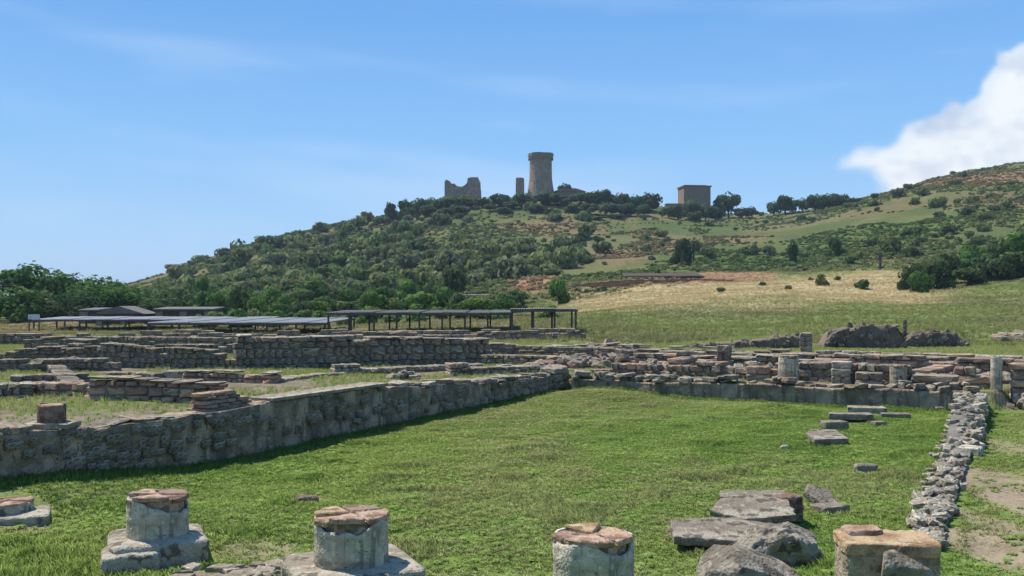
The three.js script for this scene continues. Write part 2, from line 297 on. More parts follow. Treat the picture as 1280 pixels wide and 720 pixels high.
// ───────────────────────── stone shapes ─────────────────────────
function boxUV(g, s = 1) {
  if (g.index) g = g.toNonIndexed(); const p = g.attributes.position, uv = new Float32Array(p.count * 2);
  const a = new THREE.Vector3(), b = new THREE.Vector3(), c = new THREE.Vector3();
  for (let i = 0; i < p.count; i += 3) {
    a.fromBufferAttribute(p, i); b.fromBufferAttribute(p, i + 1).sub(a); c.fromBufferAttribute(p, i + 2).sub(a); b.cross(c);
    const ax = Math.abs(b.x), ay = Math.abs(b.y), az = Math.abs(b.z);
    for (let k = 0; k < 3; k++) { const X = p.getX(i + k), Y = p.getY(i + k), Z = p.getZ(i + k); const q = ay >= ax && ay >= az ? [X, Z] : ax >= az ? [Z + 0.37, Y] : [X + 0.61, Y]; uv[(i + k) * 2] = q[0] * s; uv[(i + k) * 2 + 1] = q[1] * s; }
  }
  g.setAttribute('uv', new THREE.BufferAttribute(uv, 2)); return g;
}
// small building stones: chamfered, uneven blocks of unit size
const STONES = []; const rs = rng(77);
for (let k = 0; k < 10; k++) {
  const pts = []; const ch = 0.07 + 0.06 * rs();
  for (const sx of [-1, 1]) for (const sy of [-1, 1]) for (const sz of [-1, 1]) {
    const jx = (rs() - 0.5) * 0.14, jy = (rs() - 0.5) * 0.12, jz = (rs() - 0.5) * 0.16;
    const X = sx * 0.5 + jx, Y = sy * 0.5 + jy, Z = sz * 0.5 + jz;
    pts.push(new THREE.Vector3(X - sx * ch, Y, Z - sz * ch), new THREE.Vector3(X, Y - sy * ch * 1.3, Z - sz * ch), new THREE.Vector3(X - sx * ch, Y - sy * ch * 1.3, Z));
  }
  STONES.push(boxUV(new ConvexGeometry(pts), 0.42));
}
const COBBLES = [];
for (let k = 0; k < 6; k++) { const pts = []; for (let i = 0; i < 22; i++) { const v = new THREE.Vector3(rs() - 0.5, rs() - 0.5, rs() - 0.5).normalize(); v.multiplyScalar(0.5 * (0.8 + 0.4 * rs())); pts.push(v); } COBBLES.push(boxUV(new ConvexGeometry(pts), 0.5)); }
// larger pieces with worn, pitted faces; size in metres, standing on y = 0
function rock(seed, sx, sy, sz, { n = 14, pow = 5, rough = 0.05, freq = 2.2, top = null, pit = 0, cuts = 0 } = {}) {
  const qr = rng(seed * 19 + 2), PL = []; for (let i = 0; i < cuts; i++) { const nv = new THREE.Vector3(qr() - 0.5, (qr() - 0.3) * 0.9, qr() - 0.5).normalize(); PL.push([nv, Math.hypot(nv.x * sx, nv.y * sy, nv.z * sz) * 0.5 * (0.78 + 0.14 * qr())]); }
  let g = new THREE.BoxGeometry(2, 2, 2, n, n, n); g.deleteAttribute('uv'); g.deleteAttribute('normal'); g = mergeVertices(g);
  const p = g.attributes.position, v = new THREE.Vector3(), mx = Math.max(sx, sy, sz);
  for (let i = 0; i < p.count; i++) {
    v.fromBufferAttribute(p, i);
    const l = Math.pow(Math.abs(v.x) ** pow + Math.abs(v.y) ** pow + Math.abs(v.z) ** pow, 1 / pow); v.divideScalar(l);
    const q = v.clone().multiply(new THREE.Vector3(sx, sy, sz)).multiplyScalar(0.5);
    const d = fbm3(q.x * freq / mx * 2 + seed * 7.1, q.y * freq / mx * 2 + seed * 3.3, q.z * freq / mx * 2 - seed * 5.7, 4) * rough * mx + fbm3(q.x * 22 + seed, q.y * 22, q.z * 22, 2) * 0.006;
    q.addScaledVector(v.clone().normalize(), d);
    for (const [nv, o] of PL) { const e = q.dot(nv) - o; if (e > 0) q.addScaledVector(nv, -e * 0.96); }
    if (pit) q.addScaledVector(v.clone().normalize(), -pit * smooth(fbm3(q.x * 9 + seed, q.y * 9, q.z * 9, 3), 0.1, 0.6));
    if (top) q.y += top(q.x / sx, q.z / sz) * (q.y > 0 ? 1 : 0);
    q.y += sy / 2; p.setXYZ(i, q.x, q.y, q.z);
  }
  g.computeVertexNormals(); return boxUV(g, 0.9);
}
// a broken flat slab: corners in metres round the middle, thickness
function slabGeo(seed, corners, th, jag = 0.018) {
  const r = rng(seed * 131 + 7), s = new THREE.Shape(), pts = [];
  corners.forEach(([x, y], i) => { const [bx, by] = corners[(i + 1) % corners.length], L = Math.hypot(bx - x, by - y), k = Math.max(2, Math.round(L / 0.07)); for (let j = 0; j < k; j++) { const t = j / k, o = j ? (r() - 0.5) * 2 * jag : 0; pts.push([lerp(x, bx, t) + o * (by - y) / L, lerp(y, by, t) - o * (bx - x) / L]); } });
  pts.forEach(([x, y], i) => i ? s.lineTo(x, y) : s.moveTo(x, y)); s.closePath();
  const b = Math.min(0.016, th * 0.25);
  const g = new THREE.ExtrudeGeometry(s, { depth: th - 2 * b, bevelEnabled: true, bevelThickness: b, bevelSize: b, bevelOffset: -b, bevelSegments: 2 });
  g.translate(0, 0, b); g.rotateX(-Math.PI / 2); g.deleteAttribute('uv'); return boxUV(g, 0.9);
}
function block(w, h, d) { return boxUV(new THREE.BoxGeometry(w, h, d), 0.7); }

const KEEP = [];                                                       // where no grass grows: [x, z, radius]
const keep = (x, z, r) => KEEP.push([x, z, r]);
const keepLine = (ax, az, bx, bz, r) => { const n = Math.ceil(Math.hypot(bx - ax, bz - az) / (r * 0.8)); for (let i = 0; i <= n; i++) keep(lerp(ax, bx, i / n), lerp(az, bz, i / n), r); };

// ───────────────────────── walls of fitted stones ─────────────────────────
const PAL = { grey: [...M.grey, ...M.grey, M.pale[3]], pale: [...M.pale, M.grey[1]], tawny: [...M.tawny, ...M.tawny, M.grey[2]], brick: [...M.brick, ...M.brick, M.grey[1], M.pale[3]], mixed: [...M.grey, ...M.brick, ...M.tawny, M.pale[3], M.pale[1]], rubble: [...M.pale, ...M.pale, ...M.grey, M.brick[1]], paleRubble: [stoneM(0.80, 0.73, 0.61), stoneM(0.72, 0.66, 0.55), stoneM(0.88, 0.81, 0.69), M.pale[0], M.pale[2], M.pale[2], M.grey[1]] };
const STONE_LEFT = {};
function stoneWall(label, A, B, { h = 0.5, h1 = h, th = 0.45, course = 0.16, len = 0.3, pal = 'mixed', rag = 0.4, seed = 1, name = 'ruined_wall', category = 'wall', cap = null, base = null, bumpy = 0 } = {}) {
  const r = rng(seed * 977 + 13), [ax, az] = A, [bx, bz] = B, L = Math.hypot(bx - ax, bz - az), g = new THREE.Group();
  const gy = (s) => base ? base(s / L) : groundY(lerp(ax, bx, s / L), lerp(az, bz, s / L));
  const y0 = gy(L / 2); g.position.set((ax + bx) / 2, y0, (az + bz) / 2); g.rotation.y = Math.atan2(-(bz - az), bx - ax);
  const prof = (s) => lerp(h, h1, s / L) * (1 - rag * smooth(fbm(s * 0.7 + seed * 9, 3.3, 0, 3), 0.4, 0.75)) + bumpy * (vn(s * 1.7, seed) - 0.5);
  // core of rubble and mortar, set back from the faces
  const n = Math.max(4, Math.ceil(L / 0.25)), pos = [], idx = [], prow = [];
  for (let i = 0; i <= n; i++) { const s = L * i / n, b = gy(s) - y0 - 0.12, t = gy(s) - y0 + Math.max(0.03, prof(s) - course * 0.75), x = s - L / 2, w = th * 0.42; prow.push(pos.length / 3); for (const [yy, zz] of [[b, -w], [t, -w * 0.9], [t + 0.01 * (i % 2), 0], [t, w * 0.9], [b, w]]) pos.push(x, yy + (r() - 0.5) * 0.015, zz + (r() - 0.5) * 0.02); }
  for (let i = 0; i < n; i++) for (let k = 0; k < 4; k++) { const a = prow[i] + k, b = prow[i + 1] + k; idx.push(a, a + 1, b, a + 1, b + 1, b); }
  for (const e of [prow[0], prow[n]]) idx.push(e, e + 2, e + 1, e, e + 3, e + 2, e, e + 4, e + 3);
  let cg = new THREE.BufferGeometry(); cg.setAttribute('position', new THREE.Float32BufferAttribute(pos, 3)); cg.setIndex(idx); cg = boxUV(cg, 0.6); cg.computeVertexNormals(); part(g, 'core', cg, M.mortar);
  let y = -0.04, cnt = 0; const P = PAL[pal];
  for (let row = 0; row < 14; row++) {
    const ch = course * (0.6 + 0.95 * r()); let s = -len * r() * 0.5, any = false;
    while (s < L - 0.05) {
      const l = len * (0.4 + 1.3 * r() * r() + 0.2 * r()), m = clamp(s + l / 2, 0.05, L - 0.05), top = prof(m);
      if (y + ch * 0.5 < top) {
        any = true;
        if (cnt++ < 296) {
          const st = part(g, 'stone', pick(STONES, r), pick(P, r)), d = th * (0.92 + 0.2 * r()), hh = Math.min(ch, top - y + 0.06) * (0.95 + 0.12 * r());
          st.scale.set(l * 0.97, hh, d); st.position.set(m - L / 2, gy(m) - y0 + y + hh / 2, (r() - 0.5) * 0.05);
          st.rotation.set((r() - 0.5) * 0.08 + (r() < 0.5 ? 0 : Math.PI), (r() - 0.5) * 0.1, (r() - 0.5) * 0.07);
        }
      }
      s += l + 0.012;
    }
    y += ch + 0.008; if (!any) break;
  }
  if (cap) { let s = 0; while (s < L) { const l = cap.len * (0.7 + 0.6 * r()); if (r() > (cap.gap ?? 0.1) && cnt++ < 299) { const m = Math.min(s + l / 2, L - 0.05), st = part(g, 'coping_stone', pick(STONES, r), pick(PAL[cap.pal ?? 'pale'], r)); st.scale.set(l * 0.96, cap.th, th * 1.12); st.position.set(m - L / 2, gy(m) - y0 + prof(m) + cap.th * 0.3, 0); st.rotation.set((r() - 0.5) * 0.06, (r() - 0.5) * 0.08, (r() - 0.5) * 0.06); } s += l + 0.02; } }
  keepLine(ax, az, bx, bz, th * 0.62);
  return tag(g, name, label, category, undefined);
}
function heap(label, px, py, w, h, d, { n = 24, size = 0.2, pal = 'rubble', seed = 1, name = 'rubble_heap', pos = null } = {}) {
  const r = rng(seed * 311 + 5), p = pos ?? hit(px, py), g = new THREE.Group(), [x, z] = p, y0 = groundY(x, z); g.position.set(x, y0, z);
  for (let i = 0; i < n; i++) {
    const u = (r() + r() - 1), v = (r() + r() - 1), k = size * (0.6 + 0.8 * r()), st = part(g, 'stone', pick(r() < 0.5 ? COBBLES : STONES, r), pick(PAL[pal], r));
    const lx = u * w / 2, lz = v * d / 2, lift = h * Math.max(0, 1 - Math.hypot(u, v) * 1.1) * r();
    st.scale.set(k * (0.8 + 0.6 * r()), k * (0.5 + 0.4 * r()), k * (0.7 + 0.5 * r())); st.position.set(lx, groundY(x + lx, z + lz) - y0 + lift + k * 0.18, lz); st.rotation.set((r() - 0.5) * 0.7, r() * 3, (r() - 0.5) * 0.7);
  }
  keep(x, z, Math.max(w, d) * 0.3);
  return tag(g, name, label, 'rubble');
}
// a rendered masonry wall: faces with relief, an uneven top; s runs along the line of the wall
function renderedBody(L, th, top, bottom, seed, step = 0.09) {
  const n = Math.ceil(L / step), m = 12, pos = [], idx = [];
  const ring = 2 * m + 4;
  for (let i = 0; i <= n; i++) {
    const s = L * i / n, b = bottom(s), t = top(s);
    for (let k = 0; k <= m; k++) { const y = lerp(b, t, k / m); pos.push(s, y, fbm3(s * 1.1, y * 1.6, seed, 4) * 0.05 + fbm3(s * 5, y * 6, seed + 4, 3) * 0.02); }
    pos.push(s, t + fbm3(s * 3, seed, 2, 3) * 0.025, -th * 0.33, s, t + fbm3(s * 3, seed, 5, 3) * 0.025, -th * 0.66);
    for (let k = m; k >= 0; k--) { const y = lerp(b, t, k / m); pos.push(s, y, -th - fbm3(s * 1.1, y * 1.6, seed + 9, 3) * 0.03); }
  }
  for (let i = 0; i < n; i++) for (let k = 0; k < ring - 1; k++) { const a = i * ring + k, b = a + ring; idx.push(a, b, a + 1, a + 1, b, b + 1); }
  for (const e of [0, n * ring]) for (let k = 0; k < m; k++) { const a = e + k, b = e + ring - 1 - k; idx.push(a, a + 1, b, a + 1, b - 1, b); }
  let g = new THREE.BufferGeometry(); g.setAttribute('position', new THREE.Float32BufferAttribute(pos, 3)); g.setIndex(idx); g.computeVertexNormals(); return boxUV(g, 0.42);
}

// the long retaining wall beside the lawn
{
  const s0 = -8, s1 = 13.3, L = s1 - s0, g = new THREE.Group(), P = (s) => [LW.x + LW.dx * s, LW.z + LW.dz * s];
  const [ox, oz] = P(s0); g.position.set(ox, 0, oz); g.rotation.y = Math.atan2(-LW.dz, LW.dx);
  // local x along the wall away from the camera, local +z towards the lawn
  const KEYS = [[-8, 0.94], [-5.2, 0.92], [-4.6, 0.95], [-3.6, 0.88], [-2.9, 0.86], [-2.85, 0.82], [-0.9, 0.82], [-0.6, 0.80], [0.6, 0.82], [0.65, 0.86], [4.2, 0.865], [4.25, 0.80], [6, 0.72], [8.5, 0.60], [11, 0.52], [13.3, 0.46]];
  const topS = (s) => { let i = 0; while (i < KEYS.length - 2 && s > KEYS[i + 1][0]) i++; const t = clamp((s - KEYS[i][0]) / (KEYS[i + 1][0] - KEYS[i][0])); return lerp(KEYS[i][1], KEYS[i + 1][1], t) + ((s > 0.65 && s < 4.2) ? 0 : 0.05 * (fbm(s * 1.9, 7, 0, 3) - 0.5) * 2); };
  const gb = (s) => { const [x, z] = P(s + s0); return Math.min(groundY(x + 0.15, z + 0.08), groundY(x + 0.4, z + 0.2)) - 0.12; };
  part(g, 'wall_body', renderedBody(L, 0.5, (s) => topS(s + s0), gb, 3.1), M.plaster);
  const r = rng(4242);
  // stones laid bare where the render has come away
  const bare = (sa, sb, ya, yb, size, n) => { for (let i = 0; i < n; i++) { const s = rr(sa, sb, r), y = rr(ya, yb, r); if (y > topS(s) - 0.03) continue; const st = part(g, 'stone', pick(STONES, r), pick(PAL.grey, r)); st.scale.set(size * rr(0.6, 1.6, r), size * rr(0.45, 0.9, r), 0.14); st.position.set(s - s0, y, rr(-0.04, -0.005, r)); st.rotation.set(rr(-0.06, 0.06, r), rr(-0.1, 0.1, r), rr(-0.12, 0.12, r)); } };
  bare(-3.3, -1.3, 0.15, 0.85, 0.17, 66); bare(-1.2, 4.2, 0.25, 0.82, 0.16, 62); bare(4.2, 12.5, 0.1, 0.6, 0.18, 58); bare(-5.5, -3.3, 0.5, 0.9, 0.15, 20);
  // loose stones and broken coping along the top
  const cop = (sa, sb, l, th, pal, gap, jitter) => { let s = sa; while (s < sb) { const w = l * rr(0.6, 1.5, r); if (r() > gap) { const st = part(g, 'coping_stone', pick(r() < 0.25 ? COBBLES : STONES, r), pick(PAL[pal], r)); const t = th * rr(0.6, 1.5, r); st.scale.set(w * 0.97, t, rr(0.3, 0.56, r)); st.position.set(s + w / 2 - s0, topS(s + w / 2) + t * 0.32, -0.25 + rr(-jitter, jitter, r)); st.rotation.set(rr(-0.1, 0.1, r), rr(-0.25, 0.25, r), rr(-0.1, 0.1, r)); } s += w; } };
  cop(-7.8, -5.4, 0.45, 0.14, 'grey', 0.1, 0.05);
  cop(-5.1, -3.7, 0.2, 0.08, 'rubble', 0.1, 0.12); cop(-5.0, -3.8, 0.22, 0.07, 'pale', 0.3, 0.12);
  cop(-2.8, -0.6, 0.55, 0.07, 'grey', 0.15, 0.04); cop(4.4, 13.0, 0.3, 0.11, 'rubble', 0.12, 0.1); cop(5, 12.8, 0.28, 0.1, 'rubble', 0.45, 0.1);
  // long smooth coping
  for (let s = 0.72, k = 0; k < 5; k++, s += 0.7) { const st = part(g, 'coping_slab', slabGeo(60 + k, [[-0.345, -0.29], [0.345, -0.29], [0.345, 0.27], [-0.345, 0.27]], 0.06, 0.006), M.pale[1]); st.position.set(s + 0.35 - s0, topS(s + 0.35) - 0.012, -0.25); }
  // courses of brick left standing
  for (let k = 0; k < 5; k++) for (let i = 0; i < 4 - (k > 2 ? 1 : 0); i++) { const st = part(g, 'brick', pick(STONES, r), k === 2 || k === 4 ? M.brick[1] : pick([...M.brick, M.grey[1]], r)); st.scale.set(0.25, 0.06, 0.4 - 0.04 * k); st.position.set(-0.55 - s0 + i * 0.26 + (k % 2) * 0.08, topS(-0.3) + 0.02 + k * 0.06, -0.3); st.rotation.y = rr(-0.08, 0.08, r); }
  // end pier of taller blocks where the walls meet
  for (let k = 0; k < 3; k++) for (let i = 0; i < 2; i++) { const st = part(g, 'stone', pick(STONES, r), pick(M.grey, r)); st.scale.set(0.42, 0.2, 0.5); st.position.set(L - 0.15 - i * 0.43, 0.22 + k * 0.2, -0.1); st.rotation.y = rr(-0.1, 0.1, r); }
  const [a, b] = [P(s0), P(s1)]; keepLine(a[0] + LW.nx * 0.25, a[1] + LW.nz * 0.25, b[0] + LW.nx * 0.25, b[1] + LW.nz * 0.25, 0.3);
  tag(g, 'retaining_wall', 'long weathered grey rendered retaining wall with broken coping along the lawn', 'wall');
}
// the low wall across the end of the lawn
{
  const L = 10.2, g = new THREE.Group(); g.position.set(FW.x, 0, FW.z); g.rotation.y = Math.atan2(-FW.dz, FW.dx);
  const P = (s) => [FW.x + FW.dx * s, FW.z + FW.dz * s];
  const top = (s) => 0.40 + 0.06 * smooth(s, 2, 6) + 0.04 * (fbm(s * 1.4, 3, 0, 3) - 0.5) * 2;
  const gb = (s) => { const [x, z] = P(s); return Math.min(groundY(x, z), groundY(x - 0.15, z + 0.25)) - 0.15; };
  part(g, 'wall_body', renderedBody(L, 0.45, top, gb, 8.7), M.plaster);
  const r = rng(515);
  for (let lay = 0; lay < 2; lay++) { let s = 0.1; while (s < L - 0.1) { const w = rr(0.14, 0.42, r); if (r() > 0.12 + lay * 0.4) { const t = rr(0.07, 0.17, r), st = part(g, 'coping_stone', pick(r() < 0.3 ? COBBLES : STONES, r), pick(PAL.rubble, r)); st.scale.set(w, t, rr(0.2, 0.5, r)); st.position.set(s + w / 2, top(s) + t * 0.35 + lay * 0.1, -0.2 + rr(-0.1, 0.1, r)); st.rotation.set(rr(-0.15, 0.15, r), rr(-0.4, 0.4, r), rr(-0.12, 0.12, r)); } s += w; } }
  keepLine(FW.x + FW.nx * 0.2, FW.z + FW.nz * 0.2, FW.x + FW.dx * L, FW.z + FW.dz * L, 0.3);
  tag(g, 'end_wall', 'low dark grey rendered wall closing the lawn below the ruined rooms', 'wall');
}
// the rubble wall running away on the path side of the lawn
{
  const L = 14.0, g = new THREE.Group(), r = rng(909); const P = (s) => [RW.x + RW.dx * s, RW.z + RW.dz * s];
  const [ox, oz] = P(0), y0 = groundY(ox, oz); g.position.set(ox, y0, oz); g.rotation.y = Math.atan2(-RW.dz, RW.dx);
  const hgt = (s) => 0.06 + 0.34 * smooth(s, 5.5, 11.5), wid = (s) => lerp(0.28, 0.5, smooth(s, 0, 11));
  const gl = (s, o) => { const [x, z] = P(s); return groundY(x + RW.nx * o, z + RW.nz * o) - y0; };
  // local +z is the lawn side reversed: offset o to the path side is local +z
  const pos = [], idx = [], n = 90; for (let i = 0; i <= n; i++) { const s = L * i / n, w = wid(s) / 2 * 0.92, t = hgt(s); for (const [o, dy] of [[-w, -0.15], [-w, t * 0.9], [0, t + 0.02], [w, t * 0.9], [w, -0.15]]) pos.push(s, gl(s, 0) + dy + (r() - 0.5) * 0.02, o + (r() - 0.5) * 0.04); }
  for (let i = 0; i < n; i++) for (let k = 0; k < 4; k++) { const a = i * 5 + k, b = a + 5; idx.push(a, a + 1, b, a + 1, b + 1, b); }
  let cg = new THREE.BufferGeometry(); cg.setAttribute('position', new THREE.Float32BufferAttribute(pos, 3)); cg.setIndex(idx); cg = boxUV(cg, 0.6); cg.computeVertexNormals(); part(g, 'core', cg, M.mortar);
  const put = (k, s, o, y, size, flat) => { const st = k < 0 ? null : part(g, 'stone', pick(r() < 0.6 ? COBBLES : STONES, r), pick(PAL.paleRubble, r)); st.scale.set(size * rr(0.8, 1.5, r), size * flat, size * rr(0.7, 1.2, r)); st.position.set(s, gl(s, o * 0.5) + y, o); st.rotation.set(rr(-0.4, 0.4, r), r() * 3.1, rr(-0.4, 0.4, r)); };
  for (let i = 0; i < 205; i++) { const s = L * Math.pow(r(), 1.25), w = wid(s) / 2; put(1, s, rr(-w, w, r), hgt(s) + rr(-0.01, 0.05, r), rr(0.08, 0.165, r), rr(0.5, 0.85, r)); }
  for (let i = 0; i < 50; i++) { const s = rr(7, L, r); put(1, s, wid(s) / 2 - 0.03, rr(0.02, hgt(s), r), rr(0.16, 0.26, r), 0.7); }
  for (let i = 0; i < 30; i++) { const s = L * r(), w = wid(s) / 2; put(1, s, -w - r() * 0.14, 0.03, rr(0.08, 0.18, r), 0.6); }
  const b = P(L); keepLine(ox, oz, b[0], b[1], 0.26);
  tag(g, 'rubble_wall', 'tumbled low wall of pale rubble stones between lawn and dirt path', 'wall');
}
console.log('court walls');

// ───────────────────────── column stumps ─────────────────────────
function columnStump(label, x, z, { r = 0.3, h = 0.4, y = null, chips = [], plinth = null, seed = 1, turn = 0, material = M.drum, bricks = true, group, name = 'column_stump', taper = 0 } = {}) {
  const g = new THREE.Group(), y0 = y ?? groundY(x, z); g.position.set(x, y0, z); g.rotation.y = turn; let b = 0;
  if (plinth) { plinth(g); b = plinth.h; }
  const NA = 72, NH = 18, pos = [], idx = [], th = 0.035;
  const top = (a) => { let t = h + 0.012 * fbm3(Math.cos(a) * 2, Math.sin(a) * 2, seed, 3) * 2; for (const [ca, w, dp] of chips) { let da = Math.atan2(Math.sin(a - ca), Math.cos(a - ca)); t -= dp * Math.exp(-((da / w) ** 4)) * (0.85 + 0.3 * vn(a * 6, seed)); } return t; };
  for (let i = 0; i <= NA; i++) { const a = i / NA * Math.PI * 2, t = top(i === NA ? 0 : a), ca = Math.cos(a), sa = Math.sin(a); const col = [];
    for (let k = 0; k <= NH; k++) { const yy = t * k / NH, q = (r + taper * (1 - k / NH)) * (1 + 0.02 * fbm3(ca * 1.6, yy * 5, sa * 1.6 + seed, 3)) + 0.005 * fbm3(ca * 9, yy * 30, sa * 9 + seed, 2) - (k === NH ? 0.008 : 0); col.push([q, yy]); }
    for (let k = 0; k <= 2; k++) col.push([r - th, t - 0.004 - (t - 0.02) * k / 2 * 0.5]);
    for (const [q, yy] of col) pos.push(ca * q, b + yy, sa * q); }
  const m = NH + 4; for (let i = 0; i < NA; i++) for (let k = 0; k < m - 1; k++) { const a = i * m + k, c = a + m; idx.push(a, a + 1, c, a + 1, c + 1, c); }
  let sg = new THREE.BufferGeometry(); sg.setAttribute('position', new THREE.Float32BufferAttribute(pos, 3)); sg.setIndex(idx); sg.computeVertexNormals(); part(g, 'drum', boxUV(sg, 1.1), material);
  let cg = new THREE.CylinderGeometry(r - th - 0.004, r - th - 0.004, h * 0.97, 40, 6); { const p = cg.attributes.position; for (let i = 0; i < p.count; i++) { const q = 1 + 0.04 * fbm3(p.getX(i) * 8, p.getY(i) * 20, p.getZ(i) * 8 + seed, 2); p.setX(i, p.getX(i) * q); p.setZ(i, p.getZ(i) * q); } }
  cg.translate(0, b + h * 0.485, 0); cg.deleteAttribute('uv'); cg.computeVertexNormals(); const core = part(g, 'brick_core', boxUV(cg, 1.3), M.brick[1]);
  if (bricks) { const q = rng(seed * 71); let a = q() * 6; const cuts = [0.9 + 0.5 * q(), 1.9 + 0.5 * q(), 3.1 + 0.6 * q(), 4.4 + 0.5 * q(), 6.283]; let prev = 0; for (const e1 of cuts) { const w = e1 - prev, s = new THREE.Shape(), ro = r - 0.008, a0 = a + prev + 0.02, a1 = a + e1 - 0.02, ox = Math.cos((a0 + a1) / 2) * 0.02, oy = Math.sin((a0 + a1) / 2) * 0.02; prev = e1; s.moveTo(ox, oy); for (let e = 0; e <= 8; e++) { const aa = lerp(a0, a1, e / 8), k = ro * (0.93 + 0.08 * q()); s.lineTo(ox + Math.cos(aa) * k, oy + Math.sin(aa) * k); } s.closePath();
      const bg = new THREE.ExtrudeGeometry(s, { depth: 0.03, bevelEnabled: true, bevelSize: 0.008, bevelThickness: 0.008, bevelOffset: -0.008, bevelSegments: 1 }); bg.rotateX(-Math.PI / 2); bg.deleteAttribute('uv'); const bk = part(core, 'brick', boxUV(bg, 1.4), pick([M.brick[0], M.brick[1], M.lichen, M.brick[2]], q)); bk.position.y = b + h * 0.97 - 0.03 + 0.03 * q(); bk.rotation.set((q() - 0.5) * 0.08, 0, (q() - 0.5) * 0.08); }
    for (let k = 0; k < 6; k++) { const c = part(core, 'mortar_lump', pick(COBBLES, q), pick([M.pale[1], M.brick[1], M.lichen], q)), aa = q() * 6.28, rd = r * 0.75 * q(); c.scale.set(rr(0.06, 0.2, q), rr(0.03, 0.06, q), rr(0.06, 0.16, q)); c.position.set(Math.cos(aa) * rd, b + h * 0.97 + 0.01, Math.sin(aa) * rd); c.rotation.y = q() * 3; } }
  keep(x, z, plinth ? 0.52 : r + 0.04);
  return tag(g, name, label, 'column', group);
}
{ // nearest row, standing along the edge of the lawn
  const p1 = (g) => { part(g, 'plinth', rock(11, 0.9, 0.34, 0.86, { pow: 9, rough: 0.025 }), M.plinth); const c = part(g, 'broken_block', rock(12, 0.52, 0.26, 0.5, { pow: 7, rough: 0.04 }), M.plinth); c.position.set(-0.26, 0.02, 0.26); }; p1.h = 0.33;
  let [x, z] = W(199, 9.5);
  columnStump('column stump with reddish brick top on a worn two-piece stone plinth', x, z, { r: 0.29, h: 0.38, y: -0.1, chips: [[0.75, 1.15, 0.13]], plinth: p1, seed: 3, turn: 0.42 });
  const p2 = (g) => part(g, 'plinth', rock(14, 1.0, 0.24, 0.95, { pow: 14, rough: 0.012 }), M.plinth); p2.h = 0.235;
  [x, z] = W(440, 7.85);
  columnStump('pale cracked column stump on a smooth square plinth', x, z, { r: 0.3, h: 0.38, y: 0.17, chips: [[2.1, 0.85, 0.09], [0.4, 0.4, 0.03]], plinth: p2, seed: 6, turn: 0.42 });
  [x, z] = W(741, 7.3);
  columnStump('tall pale column stump with a broken rim and no visible plinth', x, z, { r: 0.305, h: 0.675, y: 0.08, chips: [[0.95, 0.55, 0.11], [2.6, 0.4, 0.03]], seed: 9 });
  const p4 = (g) => part(g, 'plinth', rock(17, 0.95, 0.18, 0.9, { pow: 12, rough: 0.02 }), M.plinth); p4.h = 0.17;
  [x, z] = W(8, 11.0);
  columnStump('very low column disc on a flat square slab', x, z, { r: 0.3, h: 0.1, y: -0.04, plinth: p4, seed: 21, turn: 0.42, material: M.plinth });
}
{ // the stump standing on the retaining wall
  const [x, z] = [LW.x + LW.dx * -3.3 + LW.nx * 0.28, LW.z + LW.dz * -3.3 + LW.nz * 0.28];
  const p = (g) => part(g, 'base_slab', rock(19, 0.62, 0.08, 0.46, { pow: 12, rough: 0.02 }), M.pale[1]); p.h = 0.075;
  columnStump('short brown column stump standing on top of the long retaining wall', x, z, { r: 0.175, h: 0.24, y: 0.86, plinth: p, seed: 31, material: M.brick[2], bricks: false });
}

// ───────────────────────── slabs and blocks lying on the lawn ─────────────────────────
function slabThing(label, px, py, seed, corners, th, { turn = 0, tx = 0, tz = 0, lift = 0, material = M.slab, name = 'stone_slab', category = 'slab', jag, group } = {}) {
  const [x, z] = hit(px, py), m = new THREE.Mesh(slabGeo(seed, corners, th, jag), material); m.position.set(x, groundY(x, z) + lift - 0.01, z); m.rotation.set(tx, turn, tz, 'YXZ');
  const R0 = Math.max(...corners.map(([a, b]) => Math.hypot(a, b))); keep(x, z, R0 * 0.72); return tag(m, name, label, category, group);
}
function rockThing(label, px, py, seed, sx, sy, sz, o = {}) {
  const [x, z] = o.pos ?? hit(px, py), m = new THREE.Mesh(rock(seed, sx, sy, sz, o), o.material ?? M.boulder); m.position.set(x, (o.y ?? groundY(x, z)) - (o.sink ?? sy * 0.18), z); m.rotation.set(o.tx ?? 0, o.turn ?? 0, o.tz ?? 0); keep(x, z, Math.max(sx, sz) * 0.42); return tag(m, o.name ?? 'boulder', label, o.category ?? 'stone', o.group);
}
slabThing('large flat grey slab with a reddish broken corner at the edge of the slab pile', 905, 678, 101, [[-0.62, -0.26], [-0.1, -0.36], [0.5, -0.36], [0.6, 0.12], [0.3, 0.4], [-0.5, 0.28]], 0.09, { turn: 0.14, lift: 0.07, tz: -0.04, tx: 0.1 });
slabThing('angular grey slab tilted up over the slab pile', 938, 662, 102, [[-0.44, -0.08], [-0.1, -0.36], [0.46, -0.26], [0.42, 0.18], [0.0, 0.3], [-0.3, 0.24]], 0.08, { turn: -0.15, lift: 0.2, tx: 0.2, tz: 0.06 });
slabThing('thin straight grey slab along the back of the slab pile', 940, 642, 103, [[-0.44, -0.13], [0.38, -0.17], [0.44, 0.1], [-0.34, 0.16]], 0.06, { turn: 0.12, lift: 0.2, tx: 0.06 });
slabThing('rough lower slab propping the back of the slab pile', 952, 650, 113, [[-0.4, -0.26], [0.36, -0.28], [0.4, 0.2], [-0.34, 0.26]], 0.17, { turn: 0.3, lift: 0.02 });
rockThing('big dark pitted boulder in front of the slab pile', 965, 699, 104, 1.0, 0.40, 0.5, { pow: 3, rough: 0.1, freq: 3.4, turn: 0.12, material: M.boulder, n: 40, pit: 0.03, cuts: 12, top: (x) => 0.14 * x });
rockThing('reddish brown broken block on the slab pile', 984, 656, 105, 0.34, 0.22, 0.24, { pow: 4, rough: 0.08, material: M.brick[2], name: 'broken_block', turn: 0.4, sink: -0.12 });
